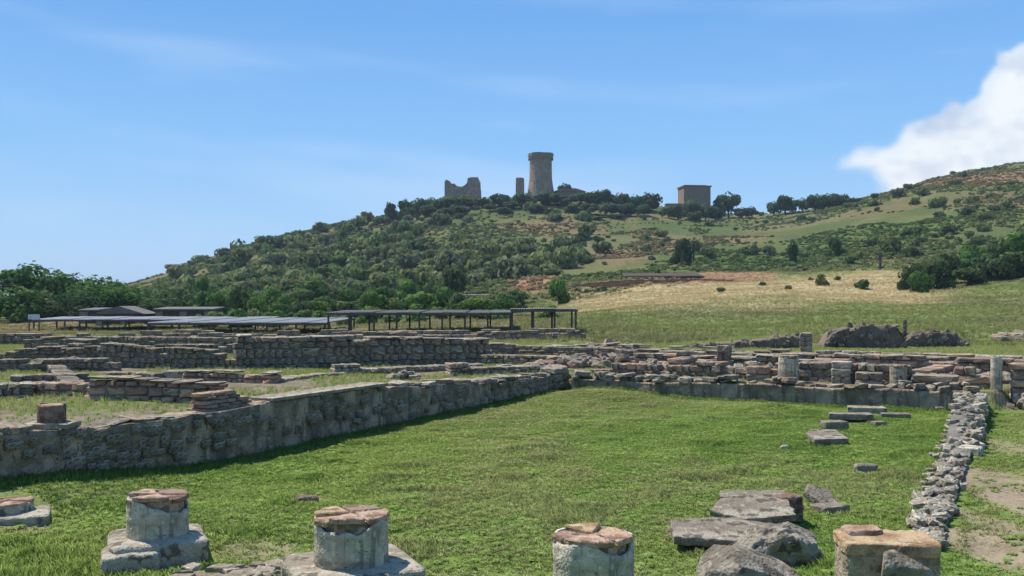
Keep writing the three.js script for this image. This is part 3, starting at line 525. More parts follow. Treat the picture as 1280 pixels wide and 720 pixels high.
rockThing('small red brick fragment under the edge of the flat slab', 848, 669, 106, 0.2, 0.12, 0.18, { pow: 6, rough: 0.05, material: M.brick[0], name: 'brick_fragment', turn: 0.3 });
slabThing('pointed pale slab leaning beside the slab pile', 1024, 632, 107, [[-0.26, -0.1], [0.08, -0.2], [0.28, 0.02], [0.02, 0.22], [-0.22, 0.14]], 0.09, { turn: 0.9, lift: 0.08, tx: 0.5 });
slabThing('small low slab lying past the leaning pale slab', 1036, 640, 108, [[-0.2, -0.12], [0.2, -0.14], [0.22, 0.1], [-0.16, 0.14]], 0.08, { turn: 0.5, lift: 0.02 });
rockThing('rounded pale grey boulder at the near edge of the lawn', 932, 719, 109, 0.86, 0.52, 0.5, { pow: 4, rough: 0.07, material: M.boulder, turn: 0.12, sink: 0.12, pos: W(932, 7.9), top: (x) => -0.14 * (x + 0.2), n: 36, pit: 0.012, cuts: 10 });
{ // the squared block capped with weathered brick
  const [x, z] = W(1105, 7.7), g = new THREE.Group(), y0 = groundY(x, z) - 0.1; g.position.set(x, y0, z); g.rotation.y = -0.12;
  part(g, 'block_body', rock(110, 0.70, 0.5, 0.5, { pow: 16, rough: 0.02 }), M.grey[3]);
  { const b = part(g, 'brick_cap', rock(120, 0.73, 0.11, 0.52, { n: 20, pow: 11, rough: 0.03, freq: 4, pit: 0.02 }), M.lichen); b.position.set(0, 0.465, 0); const c = part(g, 'broken_brick', rock(121, 0.3, 0.08, 0.2, { n: 8, pow: 7, rough: 0.05 }), M.brick[1]); c.position.set(-0.16, 0.54, -0.1); c.rotation.y = 0.2; }
  keep(x, z, 0.42); tag(g, 'brick_capped_block', 'square stone block capped with orange lichened brick beside the rubble wall', 'block');
  rockThing('grey rounded stone leaning on the brick-capped block', 1100, 719, 111, 0.4, 0.56, 0.18, { pow: 3, rough: 0.06, material: M.grey[2], pos: [x - 0.02, z + 0.42], turn: -0.1, sink: 0.16, name: 'leaning_stone', n: 22, cuts: 8 });
}
slabThing('broad flat slab at the near end of the line of fallen slabs', 1030, 553, 121, [[-0.36, -0.36], [0.28, -0.36], [0.36, 0.28], [-0.1, 0.36], [-0.3, 0.1]], 0.1, { turn: 0.15, tx: 0.12, lift: 0.07 });
slabThing('small grey slab resting behind the broad flat slab', 1041, 538, 122, [[-0.24, -0.16], [0.24, -0.18], [0.24, 0.14], [-0.2, 0.18]], 0.14, { turn: 0.2, lift: 0.06 });
slabThing('long narrow grey slab in the line of fallen slabs', 1062, 526, 123, [[-0.46, -0.18], [0.44, -0.22], [0.46, 0.14], [-0.4, 0.2]], 0.13, { turn: -0.12, lift: 0.05 });
slabThing('pale thick slab nearest the low end wall', 1083, 518, 124, [[-0.42, -0.2], [0.42, -0.22], [0.4, 0.2], [-0.38, 0.22]], 0.16, { turn: -0.25, lift: 0.03, material: M.pale[1] });
slabThing('thin slab half sunk in grass beside the pale thick slab', 1118, 522, 125, [[-0.3, -0.12], [0.3, -0.16], [0.3, 0.12], [-0.26, 0.14]], 0.08, { turn: -0.1, lift: 0.03 });
slabThing('small slab corner showing in the grass past the fallen slabs', 1098, 532, 126, [[-0.14, -0.1], [0.14, -0.1], [0.12, 0.1], [-0.12, 0.1]], 0.08, { turn: 0.3, lift: 0.02 });
rockThing('lone low grey stone in open grass', 1082, 590, 127, 0.32, 0.16, 0.2, { pow: 4, rough: 0.08, name: 'loose_stone', n: 8 });
rockThing('small white stone in the grass by the broad flat slab', 981, 562, 128, 0.14, 0.1, 0.1, { pow: 3, rough: 0.1, name: 'loose_stone', material: M.pale[2], n: 6 });
rockThing('squared block standing at the foot of the low end wall', 1190, 508, 129, 0.36, 0.34, 0.36, { pow: 9, rough: 0.04, name: 'squared_block', material: M.tawny[1], n: 8 });
rockThing('pale flat stone at the foot of the low end wall', 1176, 514, 130, 0.3, 0.14, 0.24, { pow: 6, rough: 0.05, name: 'loose_stone', material: M.pale[1], n: 8 });
{ // strip of broken paving by the near columns
  const g = new THREE.Group(), [x, z] = W(290, 8.75), y0 = groundY(x, z), r = rng(616); g.position.set(x, y0, z);
  for (let i = 0; i < 26; i++) { const lx = rr(-0.5, 0.55, r), lz = rr(-0.26, 0.3, r), w = rr(0.09, 0.17, r); const s = part(g, 'stone', slabGeo(700 + i, [[-w, -w * 0.6], [w * 0.6, -w * 0.7], [w, w * 0.3], [-w * 0.3, w * 0.7]], 0.05, 0.01), pick(PAL.pale, r)); s.position.set(lx, groundY(x + lx, z + lz) - y0 + rr(0.0, 0.04, r), lz); s.rotation.set(rr(-0.2, 0.2, r), r() * 3, rr(-0.2, 0.2, r)); }
  keep(x, z, 0.5); tag(g, 'broken_paving', 'strip of broken pale paving stones between two column plinths', 'paving');
}
rockThing('low brown earth clod in the lawn grass', 383, 627, 131, 0.3, 0.1, 0.2, { pow: 3, rough: 0.1, material: M.earth, name: 'earth_clod', n: 8 });
console.log('lawn things');

// ───────────────────────── ruins beyond the retaining wall ─────────────────────────
stoneWall('low brownish wall with flat top behind the retaining wall', W(118, 20.4), W(276, 20.0), { h: 0.46, h1: 0.4, rag: 0.1, pal: 'brick', course: 0.13, len: 0.34, seed: 2, cap: { len: 0.5, th: 0.06, pal: 'grey', gap: 0.05 } });
stoneWall('lower brown wall stub stepping down beside the flat-topped wall', W(36, 21.8), W(116, 21.2), { h: 0.3, rag: 0.15, pal: 'brick', course: 0.12, len: 0.3, seed: 3 });
stoneWall('knee-high grey rubble stub at the grass edge', W(-60, 20.6), W(37, 21.2), { h: 0.3, rag: 0.2, pal: 'rubble', course: 0.1, len: 0.22, seed: 4 });
rockThing('grey box-like stone block with flat lid on low wall', 228, 474, 141, 0.9, 0.30, 0.55, { pow: 12, rough: 0.015, material: M.grey[0], name: 'stone_block', n: 10, category: 'block' });
stoneWall('long low reddish wall line beyond the grey block', W(236, 25.6), W(345, 24.6), { h: 0.26, rag: 0.15, pal: 'brick', course: 0.1, len: 0.32, seed: 5, cap: { len: 0.4, th: 0.05, pal: 'pale', gap: 0.2 } });
stoneWall('thin reddish wall line leading from the grass to the tall wall', W(345, 24.8), W(440, 28), { h: 0.16, rag: 0.3, pal: 'rubble', course: 0.09, len: 0.28, seed: 6 });
stoneWall('broken grey rubble wall with two humps', W(-60, 28.4), W(150, 28.8), { h: 0.5, rag: 0.5, pal: 'grey', course: 0.15, len: 0.3, seed: 7, bumpy: 0.2 });
stoneWall('solid grey stub wall with pale crest beside the humped wall', W(130, 30.2), W(300, 29.6), { h: 0.72, h1: 0.5, rag: 0.35, pal: 'grey', course: 0.16, len: 0.3, seed: 8, cap: { len: 0.3, th: 0.08, pal: 'rubble', gap: 0.3 } });
stoneWall('dark low wall line behind the humped wall', W(-40, 34), W(170, 34.4), { h: 0.42, rag: 0.4, pal: 'tawny', course: 0.14, len: 0.34, seed: 9, cap: { len: 0.35, th: 0.07, pal: 'grey', gap: 0.4 } });
stoneWall('long dark wall in shadow in front of the canopy', W(108, 42), W(296, 40.5), { h: 0.56, rag: 0.1, pal: 'tawny', course: 0.17, len: 0.4, seed: 10 });
stoneWall('dark block wall with one pale lintel stone', W(36, 40.5), W(104, 40), { h: 0.5, rag: 0.25, pal: 'tawny', course: 0.17, len: 0.4, seed: 11, cap: { len: 0.9, th: 0.09, pal: 'pale', gap: 0.4 } });
stoneWall('tall solid grey stone wall with level top', W(296, 29.6), W(606, 32.6), { h: 1.07, h1: 0.78, rag: 0.03, th: 0.6, pal: 'grey', course: 0.2, len: 0.38, seed: 12, cap: { len: 0.6, th: 0.05, pal: 'rubble', gap: 0.15 } });
stoneWall('row of whitish rubble in front of the tall grey wall', W(418, 27.6), W(600, 29.5), { h: 0.24, rag: 0.3, pal: 'pale', course: 0.1, len: 0.2, seed: 13 });
stoneWall('short stub of reddish wall between tall grey wall and lawn corner', W(606, 31.5), W(720, 30.5), { h: 0.4, rag: 0.4, pal: 'mixed', course: 0.12, len: 0.3, seed: 14 });
stoneWall('low rubble partition behind the retaining wall corner', W(560, 27.2), W(702, 28.6), { h: 0.3, rag: 0.4, pal: 'rubble', course: 0.11, len: 0.24, seed: 15 });
stoneWall('low grey footing running towards the knee-high stub', W(20, 24.2), W(112, 24.8), { h: 0.2, rag: 0.4, pal: 'grey', course: 0.1, len: 0.26, seed: 61 });
stoneWall('short brown footing beside the grey box-like block', W(140, 26.2), W(205, 25.6), { h: 0.2, rag: 0.4, pal: 'mixed', course: 0.1, len: 0.26, seed: 62 });
stoneWall('long grey footing before the shadowed dark wall', W(60, 37.5), W(292, 37), { h: 0.4, rag: 0.4, pal: 'grey', course: 0.14, len: 0.36, seed: 63, bumpy: 0.2 });
stoneWall('rough brown footing in front of the bluish canopy', W(-40, 46), W(300, 47), { h: 0.5, rag: 0.4, pal: 'mixed', course: 0.16, len: 0.5, seed: 64, bumpy: 0.2 });
stoneWall('ragged stone footing behind the tall grey wall', W(300, 39), W(600, 41), { h: 0.5, rag: 0.35, pal: 'mixed', course: 0.16, len: 0.45, seed: 65, bumpy: 0.15 });
stoneWall('broken dig wall under the bluish canopy edge', W(180, 57), W(430, 58), { h: 0.5, rag: 0.4, pal: 'tawny', course: 0.17, len: 0.6, seed: 66 });
stoneWall('brown dig wall at the near side of the many-post canopy', W(420, 49), W(730, 48.5), { h: 0.5, rag: 0.45, pal: 'mixed', course: 0.16, len: 0.5, seed: 67, bumpy: 0.15 });
stoneWall('stub of wall crossing the grassed terrace', W(70, 28.2), W(92, 22.2), { h: 0.22, rag: 0.4, pal: 'grey', course: 0.1, len: 0.26, seed: 68 });
heap('grey rubble along the thin canopy end', 60, 428, 5, 0.3, 2, { n: 40, size: 0.34, seed: 31, pal: 'mixed' });
heap('brown rubble strewn before the shadowed wall', 200, 441, 5, 0.2, 1.6, { n: 44, size: 0.26, seed: 32, pal: 'mixed' });
heap('heap of pale rubble on grass behind the retaining wall coping', 510, 474, 1.2, 0.2, 0.5, { n: 22, size: 0.17, seed: 2, pal: 'rubble' });
heap('scatter of mixed rubble by the wall corner', 660, 465, 2.4, 0.22, 1.2, { n: 46, size: 0.22, seed: 3 });
heap('spread of grey stones before the dark wall line', 90, 455, 3, 0.15, 1, { n: 34, size: 0.24, seed: 4, pal: 'grey' });
heap('loose stones at the foot of the stub wall', 262, 458, 1.8, 0.12, 0.8, { n: 20, size: 0.2, seed: 5, pal: 'rubble' });
{ const [x, z] = W(291, 39), g = new THREE.Group(); g.position.set(x, groundY(x, z), z); for (const o of [-0.14, 0.14]) { const b = part(g, 'rail', block(0.05, 0.95, 0.06), M.timber); b.position.set(o, 0.36, o * 0.2); b.rotation.set(-0.2, 0, -0.6); } for (let k = 0; k < 4; k++) { const b = part(g, 'rung', block(0.3, 0.035, 0.035), M.timber); b.position.set(-0.2 + k * 0.13 + 0.02, 0.12 + k * 0.19, 0.02); b.rotation.set(0, 0.2, 0); } tag(g, 'ladder', 'short pale ladder leaning at the end of the tall grey wall', 'ladder'); }

// ruins beyond the end wall of the lawn
const FP = (s, o) => [FW.x + FW.dx * s + FW.nx * o, FW.z + FW.dz * s + FW.nz * o];
stoneWall('mixed brick and stone wall directly above the low end wall', FP(0.2, 1.3), FP(5.2, 1.2), { h: 0.34, rag: 0.45, pal: 'mixed', course: 0.12, len: 0.32, seed: 21, bumpy: 0.2 });
stoneWall('stepped mixed masonry wall behind the column stumps', FP(5.2, 1.3), FP(10.6, 1.2), { h: 0.42, rag: 0.4, pal: 'mixed', course: 0.14, len: 0.36, seed: 22, bumpy: 0.25 });
stoneWall('brown brick cross wall in the nearer ruined room', FP(2.6, 1.4), FP(2.9, 4.4), { h: 0.4, rag: 0.3, pal: 'brick', course: 0.1, len: 0.3, seed: 23 });
stoneWall('brown brick cross wall beside the pillar', FP(6.3, 1.5), FP(6.7, 4.6), { h: 0.46, rag: 0.3, pal: 'brick', course: 0.1, len: 0.3, seed: 24 });
stoneWall('reddish cross wall near the pale post', FP(9.0, 1.5), FP(9.4, 4.6), { h: 0.48, rag: 0.3, pal: 'brick', course: 0.1, len: 0.3, seed: 25 });
stoneWall('second row of ruined walls with pale crest', FP(0.4, 4.4), FP(6.3, 4.3), { h: 0.42, rag: 0.3, pal: 'mixed', course: 0.13, len: 0.4, seed: 26, cap: { len: 0.5, th: 0.07, pal: 'rubble', gap: 0.25 } });
stoneWall('second row of ruined walls with dark brick face', FP(6.5, 4.6), FP(13.2, 4.3), { h: 0.52, rag: 0.2, pal: 'brick', course: 0.13, len: 0.4, seed: 27, cap: { len: 0.6, th: 0.07, pal: 'rubble', gap: 0.2 } });
stoneWall('third row wall of long dark stones', FP(-1.5, 7.4), FP(5.2, 7.2), { h: 0.36, rag: 0.3, pal: 'tawny', course: 0.14, len: 0.6, seed: 28, cap: { len: 0.7, th: 0.07, pal: 'grey', gap: 0.3 } });
stoneWall('third row wall of long pale stones past the pillar', FP(5.6, 7.2), FP(15, 6.8), { h: 0.44, rag: 0.25, pal: 'grey', course: 0.15, len: 0.55, seed: 29, cap: { len: 0.7, th: 0.08, pal: 'rubble', gap: 0.25 } });
stoneWall('fourth row wall low and broken at the meadow foot', FP(-4, 10.6), FP(4.5, 10.2), { h: 0.34, rag: 0.45, pal: 'tawny', course: 0.13, len: 0.5, seed: 30, cap: { len: 0.6, th: 0.06, pal: 'grey', gap: 0.4 } });
stoneWall('fourth row wall of rough grey blocks under the earth banks', FP(5, 10.0), FP(17, 9.6), { h: 0.38, rag: 0.4, pal: 'grey', course: 0.14, len: 0.5, seed: 31 });
stoneWall('dark retaining stub at the meadow edge beyond the lawn corner', FP(-6.5, 8.2), FP(-1.7, 8.4), { h: 0.34, rag: 0.3, pal: 'tawny', course: 0.13, len: 0.5, seed: 32 });
stoneWall('broken double row of brown stones beyond the tall grey wall', W(612, 37), W(770, 38), { h: 0.4, rag: 0.4, pal: 'mixed', course: 0.13, len: 0.4, seed: 33, cap: { len: 0.5, th: 0.06, pal: 'pale', gap: 0.35 } });
heap('brick and stone debris inside the first ruined room', 0, 0, 1.8, 0.25, 1.6, { n: 40, size: 0.24, seed: 11, pal: 'mixed', pos: FP(1.4, 2.7) });
heap('debris of pale blocks inside the middle ruined room', 0, 0, 2.4, 0.3, 1.8, { n: 46, size: 0.26, seed: 12, pal: 'rubble', pos: FP(4.5, 2.7) });
heap('brown debris beside the column stumps', 0, 0, 1.6, 0.25, 1.6, { n: 36, size: 0.24, seed: 13, pal: 'mixed', pos: FP(7.8, 2.8) });
heap('debris of grey stones in the far ruined room', 0, 0, 2.2, 0.25, 1.2, { n: 34, size: 0.26, seed: 14, pal: 'rubble', pos: FP(3, 5.9) });
heap('red and pale debris before the third row wall', 0, 0, 2.6, 0.25, 1.4, { n: 36, size: 0.26, seed: 15, pal: 'mixed', pos: FP(9.5, 5.9) });
heap('jumble of stones at the end of the rubble wall', 0, 0, 2.0, 0.3, 1.2, { n: 34, size: 0.28, seed: 16, pal: 'rubble', pos: FP(11.6, 1.0) });
heap('red boulders heaped at the foot of the meadow', 1262, 425, 3.0, 0.3, 1.4, { n: 22, size: 0.45, seed: 17, pal: 'mixed' });
heap('thin scatter of stones where meadow meets ruins', 770, 436, 3.0, 0.3, 1.4, { n: 26, size: 0.32, seed: 18, pal: 'mixed' });
{ const [x, z] = FP(5.9, 0.75); columnStump('thick pale column stump above the low end wall', x, z, { r: 0.25, h: 0.68, seed: 41, material: M.drum, chips: [[1.4, 0.6, 0.08]], taper: 0.02 }); }
{ const [x, z] = FP(8.55, 0.8); columnStump('small pinkish column stump on the end wall masonry', x, z, { r: 0.2, h: 0.52, seed: 42, material: M.plinth, chips: [[2.4, 0.6, 0.05]] }); }
{ const [x, z] = FP(10.7, 0.9); columnStump('slim pale column shaft beside the brick pier', x, z, { r: 0.13, h: 0.8, seed: 43, material: M.drum, bricks: false }); }
function pier(label, x, z, w, h, d, pal, seed, turn = -0.49) { const g = new THREE.Group(), r = rng(seed * 41), y0 = groundY(x, z); g.position.set(x, y0 - 0.04, z); g.rotation.y = turn; let y = 0; while (y < h) { const t = rr(0.13, 0.24, r), two = r() < 0.5; for (let k = 0; k < (two ? 2 : 1); k++) { const s = part(g, 'stone', pick(STONES, r), pick(PAL[pal], r)); s.scale.set(two ? w * 0.5 : w, t, d * rr(0.9, 1.05, r)); s.position.set(two ? (k - 0.5) * w * 0.5 : 0, y + t / 2, 0); s.rotation.y = rr(-0.08, 0.08, r); } y += t; } keep(x, z, w * 0.6); return tag(g, 'stone_pier', label, 'pier'); }
pier('brick pier rising beside the slim pale shaft', ...FP(11.35, 1.1), 0.7, 0.9, 0.5, 'brick', 2);
pier('pale squared pier of stacked blocks above the end wall', ...FP(7.2, 0.9), 0.45, 0.5, 0.4, 'pale', 3);
pier('low dark block pier beside the small pinkish stump', ...FP(7.9, 0.7), 0.6, 0.36, 0.4, 'tawny', 4);
pier('broad dark block pier topped with pale stone', ...FP(9.4, 0.7), 0.9, 0.34, 0.4, 'tawny', 5);
pier('lone pale pillar of stacked stones before the earth banks', ...W(1007, 37.5), 0.42, 0.82, 0.4, 'pale', 6);
pier('grey stacked pillar in the middle of the ruined rooms', ...FP(3.4, 3.6), 0.36, 0.72, 0.36, 'mixed', 7);
pier('rough pale pillar close to the ruined room corner', ...FP(2.0, 4.0), 0.35, 0.6, 0.4, 'pale', 8);
pier('squat reddish pier beside the thick column stump', ...FP(5.1, 0.9), 0.55, 0.4, 0.4, 'brick', 9);

heap('brown rubble spread behind the first ruined room', 0, 0, 3.0, 0.3, 1.6, { n: 44, size: 0.26, seed: 19, pal: 'mixed', pos: FP(1.2, 5.8) });
heap('dense brown rubble around the middle pillar', 0, 0, 2.8, 0.35, 1.8, { n: 46, size: 0.27, seed: 20, pal: 'mixed', pos: FP(5.6, 3.2) });
heap('rubble choking the room beside the reddish cross wall', 0, 0, 2.4, 0.35, 1.8, { n: 46, size: 0.27, seed: 21, pal: 'mixed', pos: FP(10.2, 2.9) });
heap('grey and brown rubble at the foot of the third row wall', 0, 0, 3.2, 0.3, 1.4, { n: 44, size: 0.3, seed: 22, pal: 'mixed', pos: FP(6.4, 8.6) });
heap('rubble lying between third and fourth rows of walls', 0, 0, 3.2, 0.3, 1.4, { n: 40, size: 0.3, seed: 23, pal: 'mixed', pos: FP(11.5, 8.3) });
heap('rubble in the corner between tall grey wall and ruined rooms', 0, 0, 3.2, 0.3, 1.6, { n: 44, size: 0.28, seed: 24, pal: 'mixed', pos: FP(-1.5, 5.6) });
heap('brown rubble on the terrace past the lawn corner', 0, 0, 2.4, 0.3, 1.6, { n: 40, size: 0.26, seed: 25, pal: 'mixed', pos: FP(-1.2, 2.6) });

// earth banks left by the dig at the foot of the meadow
function bank(label, pts, d, seed, earth = M.bankEarth) {                                   // pts: [px, top row, bottom row]
  const g = new THREE.Group(), [cx, cz] = W((pts[0][0] + pts[pts.length - 1][0]) / 2, d), y0 = groundY(cx, cz); g.position.set(cx, y0, cz);
  const n = 48, pos = [], idx = [], m = 7; const look = (px, k) => { let i = 0; while (i < pts.length - 2 && px > pts[i + 1][0]) i++; return lerp(pts[i][k], pts[i + 1][k], clamp((px - pts[i][0]) / (pts[i + 1][0] - pts[i][0]))); };
  for (let i = 0; i <= n; i++) { const px = lerp(pts[0][0], pts[pts.length - 1][0], i / n), tp = at(px, look(px, 1), d).y - y0 + 0.06 * fbm3(px / 9, seed, 0.4, 3), x = W(px, d)[0] - cx, edge = Math.sin(Math.PI * i / n) ** 0.4;
    for (let k = 0; k < m; k++) { const t = k / (m - 1), y = lerp(-0.4, tp, t); pos.push(x + 0.03 * fbm3(x * 3, y * 4, seed + 3), y, 0.04 * t + 0.12 * fbm3(x * 1.6, y * 1.2, seed, 3) + 0.1 * fbm3(x * 5, y * 6, seed + 2, 2)); }
    pos.push(x, tp + 0.02, -0.35, x, tp + 0.0, -0.95, x, -0.4, -1.1); }
  const rw = m + 3; for (let i = 0; i < n; i++) for (let k = 0; k < rw - 1; k++) { const a = i * rw + k, b = a + rw; idx.push(a, b, a + 1, a + 1, b, b + 1); }
  for (const e of [0, n * rw]) for (let k = 1; k < rw - 1; k++) idx.push(e, e + k, e + k + 1);
  let q = new THREE.BufferGeometry(); q.setAttribute('position', new THREE.Float32BufferAttribute(pos, 3)); q.setIndex(idx); q.computeVertexNormals(); q = boxUV(q, 0.35); part(g, 'earth_face', q, earth);
  const r = rng(seed * 99); for (let i = 0; i < 46; i++) { const px = rr(pts[0][0] + 6, pts[pts.length - 1][0] - 6, r), s = part(g, 'stone', pick(COBBLES, r), pick([...PAL.grey, earth, earth], r)), k = rr(0.12, 0.3, r), th = at(px, look(px, 1), d).y - y0, hi = i < 12; s.scale.set(k * 1.4, k * 0.7, k); s.position.set(W(px, d)[0] - cx, hi ? th + 0.02 : th * rr(0.05, 0.9, r), hi ? -0.2 : 0.04 + 0.12 * fbm3((W(px, d)[0] - cx) * 1.6, 0.5, seed, 3)); s.rotation.set(r(), r() * 3, r()); }
  return tag(g, 'earth_bank', label, 'bank');
}
bank('broad dark cut earth bank with curved top at the meadow foot', [[1028, 434, 436], [1040, 416, 436], [1062, 409, 436], [1092, 407, 436], [1120, 409, 436], [1128, 420, 436], [1134, 434, 436]], 43, 2);
bank('smaller dark cut earth bank next to the broad one', [[1128, 430, 434], [1140, 417, 434], [1165, 415, 434], [1192, 416, 434], [1202, 424, 434], [1212, 432, 436]], 44, 3);
bank('long low sloping dark bank running to the pale pillar', [[850, 434, 438], [900, 430, 438], [950, 425, 438], [985, 420, 438], [1000, 421, 438], [1010, 434, 438]], 42, 4);
pier('small dark upright stone between the two earth banks', ...W(1131, 44.5), 0.16, 0.95, 0.16, 'tawny', 10);
console.log('ruins');

// ───────────────────────── shelters ─────────────────────────
function beam(parent, name, a, b, t, m) { const A = new THREE.Vector3(...a), B = new THREE.Vector3(...b), L = A.distanceTo(B); const o = part(parent, name, block(L, t, t), m); o.position.copy(A).add(B).multiplyScalar(0.5); o.quaternion.setFromUnitVectors(new THREE.Vector3(1, 0, 0), B.clone().sub(A).normalize()); return o; }
function canopy(label, pxA, pxB, dNear, dFar, rowNear, rowFar, { panels = 10, posts = 8, material = M.sheet, postM = M.post, rowsOfPosts = 2, thick = 0.05, name = 'canopy_roof' } = {}) {
  const g = new THREE.Group(), xA = W(pxA, dNear)[0], xB = W(pxB, dNear)[0], yN = at(0, rowNear, dNear).y, yF = at(0, rowFar, dFar).y, cx = (xA + xB) / 2, cz = -(dNear + dFar) / 2, y0 = groundY(cx, cz);
  g.position.set(cx, y0, cz); const slope = Math.atan2(yF - yN, dFar - dNear), L = Math.hypot(yF - yN, dFar - dNear), w = (xB - xA) / panels;
  // corrugated sheets, alternately lapped
  const n = 18, pos = [], idx = []; for (let i = 0; i <= n; i++) { const x = (i / n - 0.5) * w * 1.03, y = 0.025 * Math.cos(i * Math.PI); for (const zz of [-L / 2, L / 2]) pos.push(x, y + 0.012, zz, x, y - 0.012, zz); }
  for (let i = 0; i < n; i++) { const a = i * 4, b = a + 4; idx.push(a, a + 2, b, a + 2, b + 2, b, a + 1, b + 1, a + 3, a + 3, b + 1, b + 3, a, b, a + 1, b, b + 1, a + 1, a + 2, a + 3, b + 2, b + 2, a + 3, b + 3); }
  let sg = new THREE.BufferGeometry(); sg.setAttribute('position', new THREE.Float32BufferAttribute(pos, 3)); sg.setIndex(idx); sg = boxUV(sg, 0.12); sg.computeVertexNormals();
  for (let i = 0; i < panels; i++) { const p = part(g, 'roof_sheet', sg, material); p.position.set(xA - cx + (i + 0.5) * w, (yN + yF) / 2 - y0 + (i % 2) * 0.02, 0); p.rotation.x = slope; p.rotation.z = 0.006 * Math.sin(i * 2.1); }
  for (const [zz, yy] of [[-dNear + 0.15, yN], [-dFar - -0.15, yF]]) beam(g, 'beam', [xA - cx, yy - y0 - 0.09, zz - cz], [xB - cx, yy - y0 - 0.09, zz - cz], 0.12, postM);
  for (let k = 0; k < rowsOfPosts; k++) for (let i = 0; i < posts; i++) { const t = posts === 1 ? 0.5 : i / (posts - 1), x = lerp(xA + 0.1, xB - 0.1, t), z = k ? -dFar + 0.15 : -dNear - 0.15, yy = (k ? yF : yN) - 0.09, b = groundY(x, z) - 0.1; if (yy - b < 0.2) continue; const p = part(g, 'post', block(0.11, yy - b, 0.11), postM); p.position.set(x - cx, (yy + b) / 2 - y0, z - cz); }
  return tag(g, name, label, 'shelter');
}
canopy('long thin pale metal canopy over the dig before the trees', 40, 330, 82, 88, 399.5, 396, { panels: 12, posts: 11 });
canopy('broad bluish metal canopy sloping down towards the tall grey wall', 185, 408, 64, 76, 403.5, 397.5, { panels: 9, posts: 7 });
canopy('dark flat canopy on many posts beside the bluish canopy', 408, 640, 60, 68, 391, 388, { panels: 8, posts: 9, material: M.sheetDull });
canopy('open dark frame canopy at the end of the shelter row', 638, 722, 56, 60, 386.5, 385.5, { panels: 3, posts: 4, material: M.sheetDull });
stoneWall('low dark dig wall under the many-post canopy', W(430, 57), W(720, 55), { h: 0.35, rag: 0.3, pal: 'tawny', course: 0.17, len: 0.6, seed: 41 });
function shed(label, pxA, pxB, d, rowTop, gable, roofM, wallM) {
  const g = new THREE.Group(), xA = W(pxA, d)[0], xB = W(pxB, d)[0], cx = (xA + xB) / 2, w = xB - xA, y0 = groundY(cx, -d), h = at(0, rowTop, d).y - y0, dp = 4; g.position.set(cx, y0, -d);
  const wh = gable ? h * 0.62 : h - 0.12; const b = part(g, 'wall', block(w * 0.94, wh + 0.3, dp * 0.9), wallM); b.position.y = wh / 2 - 0.15;
  const n = Math.round(w / 0.9); for (let i = 0; i < n; i++) { const o = part(g, 'door_panel', block(w * 0.94 / n - 0.08, wh * 0.8, 0.05), i % 3 ? M.rust : M.timber); o.position.set(-w * 0.47 + (i + 0.5) * w * 0.94 / n, wh * 0.45, dp * 0.45 + 0.02); }
  if (gable) { const s = new THREE.Shape(); s.moveTo(-w / 2, 0); s.lineTo(0, h - wh); s.lineTo(w / 2, 0); s.closePath(); const q = new THREE.ExtrudeGeometry(s, { depth: dp, bevelEnabled: false }); q.deleteAttribute('uv'); q.translate(0, wh, -dp / 2); part(g, 'roof', boxUV(q, 0.2), roofM); }
  else { const r = part(g, 'roof', block(w, 0.14, dp), roofM); r.position.y = wh + 0.07; r.rotation.x = 0.05; }
  return tag(g, 'shed', label, 'shed');
}
shed('dark shed with shallow gabled roof among the trees', 128, 190, 96, 382.5, true, M.sheetDull, M.rust);
shed('long dark open shed with flat roof beside the gabled shed', 200, 274, 97, 385, false, M.sheetDull, M.rust);
shed('low dark shed behind the gabled shed', 108, 132, 100, 386, false, M.sheetDull, M.rust);
{ const [x, z] = W(43, 78), g = new THREE.Group(), y0 = groundY(x, z); g.position.set(x, y0, z); const h = at(0, 393, 78).y - y0; for (const o of [-0.4, 0.4]) { const p = part(g, 'post', block(0.08, h - 0.3, 0.08), M.post); p.position.set(o, (h - 0.3) / 2 - 0.05, 0); } const b = part(g, 'panel', block(0.95, 0.42, 0.05), M.white); b.position.set(0, h - 0.2, 0.05); tag(g, 'notice_board', 'small white board on two posts beside the thin canopy', 'sign'); }
console.log('shelters');

